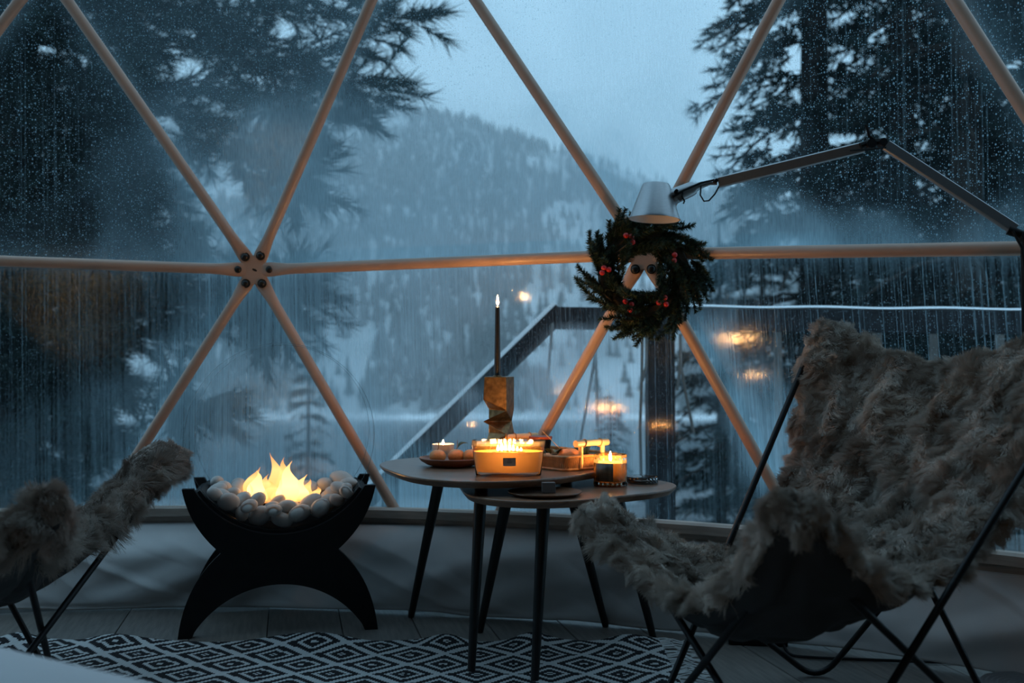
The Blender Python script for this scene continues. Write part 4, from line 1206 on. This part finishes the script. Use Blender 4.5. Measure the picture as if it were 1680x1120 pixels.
mb = MB(); mb.lathe([(.043, .066), (.0435, .062), (.0435, .014), (.041, .0125), (.003, .0125)], 36); q = len(mb.f); mb.f.pop(-2); mb.mi.pop(); mb.build('wax', m_wax2, t)
mb = MB(); mb.tube([(0, 0, .0125), (.0005, 0, .072)], .0011, 5); mb.build('wick', m_wick, t)
flame_at((.0005, 0, .0685), .030, .0065, t)
mb = MB(); vs = []; fs = []; RL = JR + .0010
aa = [math.radians(d) for d in np.linspace(-153, -86, 20)]
for a in aa: vs += [(RL * math.cos(a), RL * math.sin(a), .0175), (RL * math.cos(a), RL * math.sin(a), .066)]
for i in range(len(aa) - 1): fs.append((i * 2, i * 2 + 2, i * 2 + 3, i * 2 + 1))
mb.add(vs, fs); o = mb.build('paper_label', m_darklabel, t, angle=180); sd = o.modifiers.new('thickness', 'SOLIDIFY'); sd.thickness = .0004
lc = on_z(1057, 795, ZB) + Vector((0, .042, 0))
t = thing('jar_cover', 'round smoky cut-glass lid lying beside the amber candle on the lower table', 'lid', lc)
mb = MB(); mb.lathe([(.040, 0), (.043, .002), (.044, .016), (.0425, .019), (.012, .021), (.002, .021)], 40); mb.build('lid_body', m_lidglass, t)
mb = MB(); vs, fs = lozenges(.0448, .003, .0165, 26, 3, .0014); mb.add(vs, fs); mb.build('lozenge_edge', m_lidglass, t, smooth=False)
mb = MB(); mb.tube([(.0435 * math.cos(a), .0435 * math.sin(a), .0180) for a in np.linspace(0, 2 * PI, 41)], .0016, 6, cap=False); mb.build('lid_rim', m_lidglass, t)

# plate and small grey box
pp = on_z(893, 804, ZB + .008)
pp = Vector((.085, 2.595, ZB))
t = thing('dark_plate', 'flat dark plate on the lower table, half under the edge of the taller one', 'plate', pp)
mb = MB(); mb.lathe([(.070, 0), (.088, .003), (.0965, .0085), (.0960, .0100), (.088, .0072), (.06, .0055), (.004, .0052)], 48); mb.build('plate', m_plate, t)
bx = on_z(900, 808, ZB + .0075)
t = thing('small_grey_box', 'small grey card box standing on the dark plate', 'box', (bx.x, bx.y + .012, ZB + .0062), (0, 0, .10))
mb = MB(); mb.box((0, 0, .0135), (.034, .022, .027)); o = mb.build('card_sleeve', m_greybox, t, smooth=False); bv = o.modifiers.new('edge', 'BEVEL'); bv.width = .0012; bv.segments = 2
mb = MB(); mb.box((0, 0, .0135), (.0348, .018, .023)); mb.build('drawer', M('grey_card_drawer', (.16, .15, .145), .8), t, smooth=False)

# ------------------------------------------------------------------ butterfly chairs in sheepskin
def fur_curves(name, P, D, n_seg, L, root, mat, parent, curl, r):
    """P roots, D directions (unit), L lengths -> one curves object"""
    n = len(P); hc = bpy.data.hair_curves.new(name)
    hc.add_curves([n_seg] * n)
    t = np.linspace(0, 1, n_seg)[None, :, None]
    side = np.cross(D, r.normal(0, 1, (n, 3))); side /= np.linalg.norm(side, axis=1)[:, None] + 1e-9
    pts = P[:, None, :] + D[:, None, :] * L[:, None, None] * t + curl[:, None, :] * L[:, None, None] * t ** 2 + side[:, None, :] * (L[:, None, None] * .10 * np.sin(t * 5))
    hc.position_data.foreach_set('vector', pts.astype(np.float32).ravel())
    rad = hc.attributes.get('radius') or hc.attributes.new('radius', 'FLOAT', 'POINT')
    rr = (root * (1 - .75 * np.linspace(0, 1, n_seg)))[None, :].repeat(n, 0)
    rad.data.foreach_set('value', rr.astype(np.float32).ravel())
    hc.materials.append(mat)
    return link(name, hc, parent)

def vnoise(P, s, seed):
    """smooth pseudo-random vectors at the points"""
    k = np.random.default_rng(seed); out = np.zeros_like(P)
    for _ in range(5):
        w = k.normal(0, 1, (3, 3)) * s; ph = k.uniform(0, 6.28, 3)
        out += np.sin(P @ w + ph)
    return out / 2.2

def chair(name, label, org, ctrl, floors, tops, n_fur, seed, thick=1.0, under=(.945, .045), ulen=.025, wool=None):
    t = thing(name, label, 'chair', org, group='butterfly chairs in sheepskin')
    org = Vector(org); r = np.random.default_rng(seed)
    C = {k: np.array(v - org) for k, v in ctrl.items()}
    lag = lambda u: np.array([u * (u - 1) / 2, 1 - u * u, u * (u + 1) / 2])
    keys = [['FL', 'MF', 'FR'], ['ML', 'C', 'MR'], ['BL', 'MB', 'BR']]
    G = np.array([[C[k] for k in row] for row in keys])            # [front..back][left..right]
    nu, nv = 72, 84
    def S(x, y):
        # soften the square outline into round pockets
        k = .30
        xx = x * 1.35 * (1 - k * y ** 4 * x ** 4); yy = y * 1.33 * (1 - k * x ** 4 * y ** 4)
        # hollow edges between the pockets
        xx *= 1 - .26 * (1 - y * y); yy *= 1 - .22 * (1 - x * x)
        return np.einsum('i,j,ijk->k', lag(yy), lag(xx), G)
    us = np.sin(np.linspace(-PI / 2, PI / 2, nu)); vs_ = np.sin(np.linspace(-PI / 2, PI / 2, nv))
    us = .45 * us + .55 * np.linspace(-1, 1, nu); vs_ = .45 * vs_ + .55 * np.linspace(-1, 1, nv)
    P = np.array([[S(x, y) for x in us] for y in vs_])
    du = np.gradient(P, axis=1); dv = np.gradient(P, axis=0)
    N = np.cross(du, dv); N /= np.linalg.norm(N, axis=2)[:, :, None] + 1e-9
    if N[nv // 2, nu // 2, 2] < 0: N = -N
    X, Y = np.meshgrid(us, vs_)
    ed = 1 - np.maximum(np.abs(X), np.abs(Y)) ** 9
    ed = np.clip(ed, 0, 1) ** .5
    T = (.016 + .030 * (np.abs(X) * np.abs(Y)) ** 1.5) * thick * ed
    fold = np.zeros((nv, nu))
    for j in range(nv):
        for i in range(nu):
            q = Vector((X[j, i] * 1.8 + seed, Y[j, i] * 2.2, 0))
            rd = 1 - abs(mnoise.noise(q * 1.7 + Vector((0, 0, 3))))
            fold[j, i] = .026 * mnoise.noise(q * 1.3) + .030 * max(0, rd - .75) / .25 + .006 * mnoise.noise(q * 7)
    top = P + N * (T + fold * ed)[:, :, None]; bot = P - N * (T * .9 - fold * ed * .5)[:, :, None]
    vs = np.concatenate([top.reshape(-1, 3), bot.reshape(-1, 3)]); idx = np.arange(nu * nv).reshape(nv, nu)
    a, b, c, d = idx[:-1, :-1].ravel(), idx[:-1, 1:].ravel(), idx[1:, 1:].ravel(), idx[1:, :-1].ravel()
    q = nu * nv
    tt = np.concatenate([np.stack([a, b, c], 1), np.stack([a, c, d], 1)]); tb = tt[:, ::-1] + q
    rim = []
    loop = list(idx[0, :]) + list(idx[1:, -1]) + list(idx[-1, -2::-1]) + list(idx[-2:0:-1, 0])
    for i in range(len(loop)):
        e, f = loop[i], loop[(i + 1) % len(loop)]
        rim += [(e, e + q, f + q), (e, f + q, f)]
    # hide upper side: wool base; lower side: canvas
    o = np_mesh('sheepskin', top.reshape(-1, 3) , tt, m_hide, t, smooth=True)
    o2 = np_mesh('canvas_sling', vs, np.concatenate([tb, np.array(rim)]), m_sling, t, smooth=True)
    # wool: strands on the upper side, round the edges and a strip of the underside
    def scatter(V, tri, n, mask=None):
        A, B, Cc = V[tri[:, 0]], V[tri[:, 1]], V[tri[:, 2]]
        cr = np.cross(B - A, Cc - A); ar = np.linalg.norm(cr, axis=1)
        w = ar * (mask if mask is not None else 1)
        k = r.choice(len(tri), n, p=w / w.sum())
        s1 = np.sqrt(r.random(n)); s2 = r.random(n)
        p = A[k] * (1 - s1)[:, None] + B[k] * (s1 * (1 - s2))[:, None] + Cc[k] * (s1 * s2)[:, None]
        return p, cr[k] / (ar[k][:, None] + 1e-12), k
    tv = top.reshape(-1, 3); fx = X.ravel(); fy = Y.ravel()
    p1, n1, k1 = scatter(tv, tt, n_fur)
    Nf = N.reshape(-1, 3)[tt[k1, 0]]; n1 = np.where(((n1 * Nf).sum(1) < 0)[:, None], -n1, n1)
    bv = bot.reshape(-1, 3); ttb = tt
    em = np.maximum(np.abs(fx[tt]).mean(1), np.abs(fy[tt]).mean(1)); cm = (np.abs(fx[tt]) * np.abs(fy[tt])).mean(1)
    p2, n2, k2 = scatter(bv, tt, int(n_fur * (.22 if under[0] > .9 else .5)), np.clip((em - under[0]) / under[1], 0, 1) + 1e-6)
    Nf = N.reshape(-1, 3)[tt[k2, 0]]; n2 = np.where(((n2 * Nf).sum(1) > 0)[:, None], -n2, n2)
    # outward at the edges
    ctr = P[nv // 2, nu // 2]
    out1 = P.reshape(-1, 3)[tt[k1, 0]]; 
    ex = (np.abs(fx[tt[k1, 0]]) ** 8)[:, None] * np.sign(fx[tt[k1, 0]])[:, None]; ey = (np.abs(fy[tt[k1, 0]]) ** 8)[:, None] * np.sign(fy[tt[k1, 0]])[:, None]
    du_n = (du / (np.linalg.norm(du, axis=2)[:, :, None] + 1e-9)).reshape(-1, 3); dv_n = (dv / (np.linalg.norm(dv, axis=2)[:, :, None] + 1e-9)).reshape(-1, 3)
    D1 = n1 + .9 * (du_n[tt[k1, 0]] * ex + dv_n[tt[k1, 0]] * ey)
    ex = (np.abs(fx[tt[k2, 0]]) ** 8)[:, None] * np.sign(fx[tt[k2, 0]])[:, None]; ey = (np.abs(fy[tt[k2, 0]]) ** 8)[:, None] * np.sign(fy[tt[k2, 0]])[:, None]
    D2 = n2 * .6 + 1.0 * (du_n[tt[k2, 0]] * ex + dv_n[tt[k2, 0]] * ey)
    emT = np.maximum(np.abs(fx[tt]).mean(1), np.abs(fy[tt]).mean(1))
    p3, n3, k3 = scatter(tv, tt, int(n_fur * .25), np.clip((emT - .93) / .05, 0, 1) + 1e-6)
    ex = (np.abs(fx[tt[k3, 0]]) ** 8)[:, None] * np.sign(fx[tt[k3, 0]])[:, None]; ey = (np.abs(fy[tt[k3, 0]]) ** 8)[:, None] * np.sign(fy[tt[k3, 0]])[:, None]
    D3 = N.reshape(-1, 3)[tt[k3, 0]] * .5 + 1.0 * (du_n[tt[k3, 0]] * ex + dv_n[tt[k3, 0]] * ey)
    Pp = np.concatenate([p1, p3, p2]); D = np.concatenate([D1, D3, D2])
    D /= np.linalg.norm(D, axis=1)[:, None] + 1e-9
    D = D * .80 + .26 * vnoise(Pp, 40, 3) + .34 * vnoise(Pp, 120, 4) + r.normal(0, .20, D.shape) + np.array([0, 0, -.10])
    D /= np.linalg.norm(D, axis=1)[:, None]
    Ln = np.concatenate([np.full(len(p1), .021), np.full(len(p3), .027), np.full(len(p2), ulen)]) * r.uniform(.65, 1.15, len(Pp))
    curl = .45 * vnoise(Pp, 60, 8) + np.array([0, 0, -.22])
    # locks: neighbouring strands lean to a shared tip
    from mathutils import kdtree
    nl = len(Pp) // 20; pick = r.choice(len(Pp), nl, replace=False); kd = kdtree.KDTree(nl)
    for i, q_ in enumerate(pick): kd.insert(Pp[q_], i)
    kd.balance(); near = np.array([pick[kd.find(p)[1]] for p in Pp])
    tipc = Pp[near] + D[near] * Ln[near][:, None]
    pull = (tipc - (Pp + D * Ln[:, None])) * .40
    curl = curl + pull / Ln[:, None]
    fc = fur_curves('wool', Pp, D, 4, Ln, .00062, wool or m_fur, t, curl, r); stuff(fc)
    # frame: four bent rods, each from a back or front pocket down to a floor bend and up to the next pocket
    F = {k: Vector(v) - org for k, v in floors.items()}; TP = {k: Vector(v) - org for k, v in tops.items()}
    for f, u, w in (('FL', 'BL', 'FR'), ('FR', 'BR', 'FL'), ('BL', 'FL', 'BR'), ('BR', 'FR', 'BL')):
        A, B, K = TP[u], TP[w], F[f]; K = Vector((K.x, K.y, .008)); da = (A - K).normalized(); db = (B - K).normalized()
        R = .085; pts = [A]
        p0, p2_ = K + da * R, K + db * R; 
        for q in range(9):
            s = q / 8; pts.append(p0 * (1 - s) ** 2 + K * 2 * s * (1 - s) + p2_ * s * s)
        pts.append(B)
        zmin = min(p.z for p in pts); pts = [Vector((p.x, p.y, p.z - (zmin - .0085) * max(0, 1 - p.z / .5))) for p in pts]
        mb = MB(); mb.tube(pts, .0078, 10); mb.build('frame_rod', m_rod, t)
    return t

fw = Vector((-.87, -.493, 0)); lf_ = Vector((-.493, .87, 0)); co = Vector((.68, 2.20, 0))
def cc(a, l, z, o=co, f=fw, s=lf_): return o + f * a + s * l + Vector((0, 0, z))
ctrlR = dict(FL=cc(.345, .39, .45), MF=cc(.36, .01, .315), FR=cc(.44, -.36, .555), ML=cc(-.06, .27, .375), C=cc(.02, 0, .29), MR=cc(-.06, -.29, .40), BL=at(1338, 566, 2.60), MB=cc(-.40, -.02, .775), BR=cc(-.46, -.42, .90))
flR = dict(FL=(.312, 2.263, 0), FR=(.53, 1.81, 0), BL=(.796, 2.60, 0), BR=(1.065, 2.148, 0))
tpR = dict(FL=cc(.30, .33, .425), FR=cc(.40, -.32, .49), BL=at(1330, 572, 2.57), BR=cc(-.43, -.39, .875))
chair('butterfly_chair', 'big butterfly chair with shaggy beige sheepskin, beside the lower table', (.68, 2.20, 0), ctrlR, flR, tpR, 250000, 4, 1.25)

fw2 = Vector((.995, -.06, 0)); lf2_ = Vector((.06, .995, 0)); co2 = Vector((-1.36, 2.34, 0))
c2 = lambda a, l, z: cc(a, l, z, co2, fw2, lf2_)
ctrlL = dict(FL=c2(.41, .42, .545), MF=c2(.34, .0, .39), FR=c2(.50, -.40, .525), ML=c2(-.06, .27, .40), C=c2(.02, 0, .30), MR=c2(-.06, -.29, .41), BL=c2(-.47, .40, .93), MB=c2(-.43, -.02, .80), BR=c2(-.49, -.44, .90))
flL = dict(FL=(-1.165, 2.56, 0), FR=(-1.165, 2.06, 0), BL=(-1.74, 2.58, 0), BR=(-1.72, 2.05, 0))
tpL = dict(FL=c2(.41, .38, .525), FR=c2(.41, -.36, .50), BL=c2(-.44, .36, .90), BR=c2(-.47, -.41, .885))
chair('butterfly_chair', 'butterfly chair with brownish sheepskin beside the fire bowl, mostly out of view', co2, ctrlL, flL, tpL, 150000, 9, 1.6, (.82, .09), .030, M('brownish_sheepskin_wool', (.33, .275, .235), .85, var=.28, scale=9, spec=.2))

# ------------------------------------------------------------------ floor lamp with jointed arm
LX, LY = 1.249, 2.42
t = thing('floor_lamp', 'aluminium floor lamp with a long jointed arm and cone shade over the wreath', 'lamp', (LX, LY, 0))
lo_ = Vector((LX, LY, 0)); L3 = lambda px, py, Y: at(px, py, Y) - lo_
mb = MB(); mb.lathe([(.108, 0), (.112, .004), (.112, .028), (.109, .031)] + [(.105 - .006 * k, .031 - (.0022 if k % 2 else 0)) for k in range(16)] + [(.004, .031)], 48); mb.build('base', m_alu, t, angle=25)
pole_top = L3(1683, 388, LY)
mb = MB(); mb.tube([(0, 0, .03), (0, 0, pole_top.z - .02)], .0085, 12); mb.build('pole', m_black, t)
elb = L3(1447, 234, 2.50); sh0 = L3(1176, 300, 2.60)
def arm_bar(a, b, r0=.0135):
    d_ = (b - a).normalized(); s_ = Vector((0, 1, 0)); s_ = (s_ - d_ * s_.dot(d_)).normalized(); u_ = s_.cross(d_); mb = MB(); w_, h_, c_ = .0085, .0142, .0033
    mb.prism([(w_, -h_ + c_), (w_, h_ - c_), (w_ - c_ * .6, h_ - c_ * .3), (w_ - c_ * 1.6, h_), (-w_ + c_ * 1.6, h_), (-w_ + c_ * .6, h_ - c_ * .3), (-w_, h_ - c_), (-w_, -h_ + c_), (-w_ + c_ * .6, -h_ + c_ * .3), (-w_ + c_ * 1.6, -h_), (w_ - c_ * 1.6, -h_), (w_ - c_ * .6, -h_ + c_ * .3)],
             lambda x, y, t: (a if t == 0 else b) + s_ * x + u_ * y, 0, 1)
    return mb
d = (elb - pole_top).normalized()
arm_bar(pole_top + d * .03, elb - d * .012).build('arm', m_alu, t)
d2 = (sh0 - elb).normalized()
arm_bar(elb + d2 * .045, sh0 - d2 * .004).build('arm', m_alu, t)
mb = MB(); mb.tube([elb + Vector((-.055, 0, -.008)), elb + Vector((-.028, 0, .002)), elb, elb + d * -.02], .008, 8)
mb.tube([elb + Vector((.0, 0, .006)), elb + Vector((-.018, 0, .006)), elb + Vector((-.032, 0, .016)), elb + Vector((-.036, 0, .034)), elb + Vector((-.041, 0, .046))], [.005, .005, .0045, .004, .003], 8)
mb.lathe([(.012, -.012), (.012, .012)], 14, elb + Vector((-.030, 0, -.004)), M=Matrix.Rotation(PI / 2, 3, 'X')); mb.lathe([(.010, -.012), (.010, .012)], 14, elb, M=Matrix.Rotation(PI / 2, 3, 'X')); mb.build('elbow_joint', m_black, t)
mb = MB(); mb.tube([elb + Vector((-.085, -.012, -.022)), elb + Vector((-.04, -.014, -.020)), elb + Vector((.005, -.013, -.015))], .0022, 6); mb.build('elbow_cable', m_black, t)
mb = MB(); mb.tube([pole_top + d * .05 + Vector((0, 0, -.012)), pole_top, pole_top + Vector((0, 0, -.05))], .0125, 12); mb.lathe([(.016, -.014), (.016, .014)], 16, pole_top, M=Matrix.Rotation(PI / 2, 3, 'X')); mb.build('pole_joint', m_black, t)
mb = MB(); mb.tube([pole_top + d * .045 + Vector((0, -.014, -.014)), pole_top + Vector((-.018, -.016, -.03)), pole_top + Vector((-.012, -.018, -.10)), pole_top + Vector((-.006, -.016, -.24)), pole_top + Vector((.004, -.014, -.40)), pole_top + Vector((.006, -.012, -.9))], .0032, 7); mb.build('lamp_cable', m_black, t)
# head: cone shade seen from slightly below
hd = L3(1075, 333, 2.610)
tilt = Matrix.Rotation(math.radians(3), 3, 'Y') @ Matrix.Rotation(math.radians(-1), 3, 'X')
sc_ = 2.61 / F_PX
mb = MB()
prof = [(.0, .052), (17 * sc_, .052), (21 * sc_, .0505), (23 * sc_, .046), (40 * sc_, -.034), (42 * sc_, -.040), (42.5 * sc_, -.0435), (41.6 * sc_, -.0435), (40 * sc_, -.036), (22.4 * sc_, .0445), (18 * sc_, .049), (.0, .0495)]
mb.lathe([(max(.0005, a), b) for a, b in prof], 48, hd, M=tilt); sh = mb.build('lamp_shade', m_alu, t, angle=30)
mb = MB(); mb.lathe([(41.2 * sc_, -.0430), (39.6 * sc_, -.036), (22 * sc_, .0435), (18 * sc_, .0475), (.0005, .048)], 40, hd, M=tilt); mb.mi.pop(-2); mb.f.pop(-2); mb.build('shade_lining', M('pale_shade_lining', (.62, .58, .54), .5), sh, angle=60)
mb = MB(); mb.lathe([(.002, -.020), (.014, -.014), (.0165, .0), (.013, .018), (.012, .044)], 20, hd, M=tilt); mb.build('bulb', thin_glass('unlit_bulb_glass', (.8, .8, .8), 1.45, .1, .7, (.7, .68, .64)), sh)
a0 = L3(1096, 326, 2.605); a1 = L3(1139, 308, 2.605)
mb = MB(); da_ = (a1 - a0)
mb.tube([a0, a0 + da_ * .12, a0 + da_ * .45, a0 + da_ * .88, a1], [.0185, .0215, .0205, .0190, .0165], 18); mb.build('socket_housing', m_alu, sh)
mb = MB(); mb.tube([a1, a1 + da_ * .18, sh0 + Vector((-.018, 0, 0)), sh0], [.013, .010, .006, .006], 10); mb.build('neck', m_alu, t)
mb = MB(); mb.tube([L3(1104, 322, 2.580), L3(1122, 312, 2.578), L3(1150, 300, 2.580), L3(1172, 295, 2.590)], [.0040, .0030, .0030, .0026], 8)
for px, py, rr in ((1109, 314, .0048), (1174, 297, .0052)): mb.lathe([(rr, -.010), (rr, .010)], 12, L3(px, py, 2.582), M=Matrix.Rotation(PI / 2, 3, 'X'))
mb.build('handle_link', m_black, t)
mb = MB(); mb.tube([L3(1120, 316, 2.580), L3(1119, 322, 2.575), L3(1123, 330, 2.575), L3(1121, 334, 2.575)], .0022, 6)
mb.tube([L3(1150, 305, 2.590), L3(1149, 320, 2.580), L3(1155, 330, 2.580), L3(1163, 329, 2.580), L3(1173, 318, 2.585), L3(1180, 305, 2.595)], .0021, 7); mb.build('head_cable', m_black, t)
mb = MB(); mb.prism([(.0, .0), (.018, .004), (.015, .017), (.009, .021), (.002, .014)], lambda u, v, w: L3(1110, 317, 2.588) + Vector((u, w, -v)), -.002, .002); mb.build('switch_bracket', m_alu, sh, smooth=False)

# ------------------------------------------------------------------ wreath on the hub
WC = at(1056, 449, 3.02)
t = thing('wreath', 'evergreen wreath with red berries hung on the tube joint behind the lamp head', 'wreath', WC)
r = np.random.default_rng(12)
mb = MB(); mb.tube([(.118 * math.cos(a), .0, .118 * math.sin(a)) for a in np.linspace(0, 2 * PI, 49)], .022, 8, cap=False); mb.build('ring', m_twig, t)
tw_me = []
for v in range(6):
    L = .115; V = []; T = []
    n = 330
    s = r.random(n) ** .85; a = r.uniform(0, 2 * PI, n)
    P = np.stack([.008 * np.sin(s * 3 + v), .006 * np.sin(s * 4 + v), s * L], 1)
    D = np.stack([np.cos(a) * .85, np.sin(a) * .85, r.uniform(.35, .9, n)], 1); D /= np.linalg.norm(D, axis=1)[:, None]
    ln = .025 * r.uniform(.7, 1.1, n) * (1 - .45 * s ** 3)
    sd = np.cross(D, r.normal(0, 1, (n, 3))); sd /= np.linalg.norm(sd, axis=1)[:, None]
    w = .0013
    V = np.stack([P - sd * w, P + sd * w, P + D * ln[:, None]], 1).reshape(-1, 3); T = np.arange(n * 3).reshape(-1, 3)
    o = np_mesh('twig', V, T, m_needle); me = o.data; bpy.data.objects.remove(o)
    st = MB(); st.tube([tuple(p) for p in [(0, 0, 0), (.008 * math.sin(1.5 + v), .006 * math.sin(2 + v), L / 2), (.008 * math.sin(3 + v), .006 * math.sin(4 + v), L * .98)]], [.003, .0022, .001], 5)
    so = st.build('stem', m_twig); sm = so.data; bpy.data.objects.remove(so)
    bm = bmesh.new(); bm.from_mesh(me); k0 = len(bm.faces); bm.from_mesh(sm); bm.faces.ensure_lookup_table()
    for f in bm.faces[k0:]: f.material_index = 1
    bm.to_mesh(me); bm.free(); me.materials.append(m_twig); tw_me.append(me)
for k in range(200):
    a = r.uniform(0, 2 * PI); ring = r.choice([.078, .10, .125, .145], p=[.2, .3, .3, .2])
    sgn = 1
    rad = np.array([math.cos(a), 0, math.sin(a)]); tan = np.array([math.sin(a), 0, -math.cos(a)])
    outw = {.078: -.05, .10: .25, .125: .55, .145: .85}[ring] + r.normal(0, .22)
    d = tan * 1.0 + rad * outw + np.array([0, r.normal(-.25, .30), 0]) + r.normal(0, .12, 3)
    p = rad * ring - tan * .035 + np.array([0, r.uniform(-.025, .012), 0])
    o = link('twig', tw_me[k % 6], t); o.location = p
    o.rotation_euler = Vector(d).to_track_quat('Z', 'X').to_euler(); sc = r.uniform(.75, 1.1); o.scale = (sc, sc, sc * r.uniform(.7, 1.05))
bme = None
BR_ = [(1027, 386), (1036, 388), (1038, 397), (1107, 418), (1106, 427), (991, 439), (999, 442), (988, 447), (1026, 494), (1036, 499), (1034, 508), (1091, 488), (1081, 496), (1093, 499)]
for i, (px, py) in enumerate(BR_):
    p = at(px, py, 2.965) - WC
    if bme is None:
        mb = MB(); mb.lathe([(.0009 + .0078 * math.cos(b), .0074 * math.sin(b)) for b in np.linspace(-1.55, 1.55, 9)], 12); o = mb.build('berry', m_berry, t, angle=180); bme = o.data
    else: o = link('berry', bme, t)
    o.location = p; o.rotation_euler = (1.2, r.uniform(-.5, .5), 0)

# unseen lamp added at the rear, shaped for the amber reflection it leaves
m_glow = flame_mat('added_amber_glow', [(0.0, (1.0, .62, .26)), (1.0, (1.0, .60, .22))], 5.0, [(0.0, 1.0), (1.0, 1.0)])
t = thing('reflection_lamp', 'unseen amber lamp added at the rear, shaped for its reflection in the clear wall', 'lamp', (-1.97, -2.2, 0))
mb = MB(); mb.lathe([(.13, 0), (.13, .02), (.02, .03)], 24); mb.build('base', m_black, t)
mb = MB(); mb.tube([(0, 0, .02), (0, 0, .82)], .012, 8); mb.build('pole', m_black, t)
mb = MB(); mb.lathe([(.095, .26), (.10, .27), (.10, .80), (.095, .81)], 24, (-.10, 0, 0)); mb.build('column_glow', m_glow, t)
mb = MB(); mb.lathe([(.20, .81), (.205, .82), (.205, 1.02), (.20, 1.03)], 24, (.03, 0, 0)); mb.build('drum_glow', m_glow, t)

# ------------------------------------------------------------------ duvet edge, cable, power strip
def duvet():
    # corner of a low bed: rounded slab with soft billows
    e = Vector((.838, -.546, 0)); n = Vector((.546, .838, 0)); c0 = Vector((-.636, 1.237, 0)) - n * .515 + e * .0
    nu, nv = 60, 40; vs = []; fs = []
    t = thing('white_duvet', 'soft white duvet edge, out of focus, below the chair with brownish sheepskin', 'duvet', c0)
    for j in range(nv + 1):
        th = PI / 2 - (PI / 2 + .55) * (j / nv) ** 1.0
        for i in range(nu):
            a = 2 * PI * i / nu
            ca, sa = math.cos(a), math.sin(a); ex = .5
            sx = math.copysign(abs(ca) ** ex, ca); sy = math.copysign(abs(sa) ** ex, sa)
            k = math.cos(th) ** .55 if th > 0 else 1 - .04 * math.sin(-th * 2)
            z = .34 + (.155 * math.sin(th) ** .8 if th > 0 else -.34 * min(1, (-th) / .55))
            p = e * (sx * .85 * k) + n * (sy * .62 * k)
            q = Vector((p.x * 2.2, p.y * 2.2, z * 3)); z += .022 * mnoise.noise(q) * (1 if z > .2 else 0)
            vs.append((p.x, p.y, max(.004, z)))
    for j in range(nv):
        for i in range(nu): fs.append((j * nu + i, j * nu + (i + 1) % nu, (j + 1) * nu + (i + 1) % nu, (j + 1) * nu + i))
    fs.append(tuple(range(nu)))
    mb = MB(); mb.add(vs, fs); mb.build('cover', m_white, t, angle=180)
duvet()
pts = [on_z(1285, 1055, .006), on_z(1296, 1073, .006), on_z(1330, 1078, .006), on_z(1400, 1081, .006), on_z(1480, 1084, .006), on_z(1570, 1086, .006), on_z(1600, 1079, .008), on_z(1640, 1071, .012), on_z(1700, 1062, .012), on_z(1760, 1050, .012)]
mb = MB(); q = []
for i in range(len(pts) - 1):
    for s in np.linspace(0, 1, 5)[:-1]:
        p0, p1, p2, p3 = pts[max(i - 1, 0)], pts[i], pts[i + 1], pts[min(i + 2, len(pts) - 1)]
        q.append(.5 * (2 * p1 + (p2 - p0) * s + (2 * p0 - 5 * p1 + 4 * p2 - p3) * s * s + (3 * p1 - p0 - 3 * p2 + p3) * s ** 3))
mb.tube(q + [pts[-1]], .0042, 7); o = mb.build('power_cable', m_black); tag(o, 'thin black cable running across the floor under the big chair', 'cable')
sp_ = on_z(1242, 1054, 0)
t = thing('power_block', 'flat black power block on the floor under the big chair', 'power block', sp_, (0, 0, -.15))
mb = MB(); mb.box((0, 0, .010), (.165, .075, .019)); o = mb.build('case', m_black, t, smooth=False); bv = o.modifiers.new('edge', 'BEVEL'); bv.width = .004; bv.segments = 2
mb = MB(); mb.box((-.045, .0, .026), (.035, .035, .014)); o = mb.build('plug', m_black, t, smooth=False)
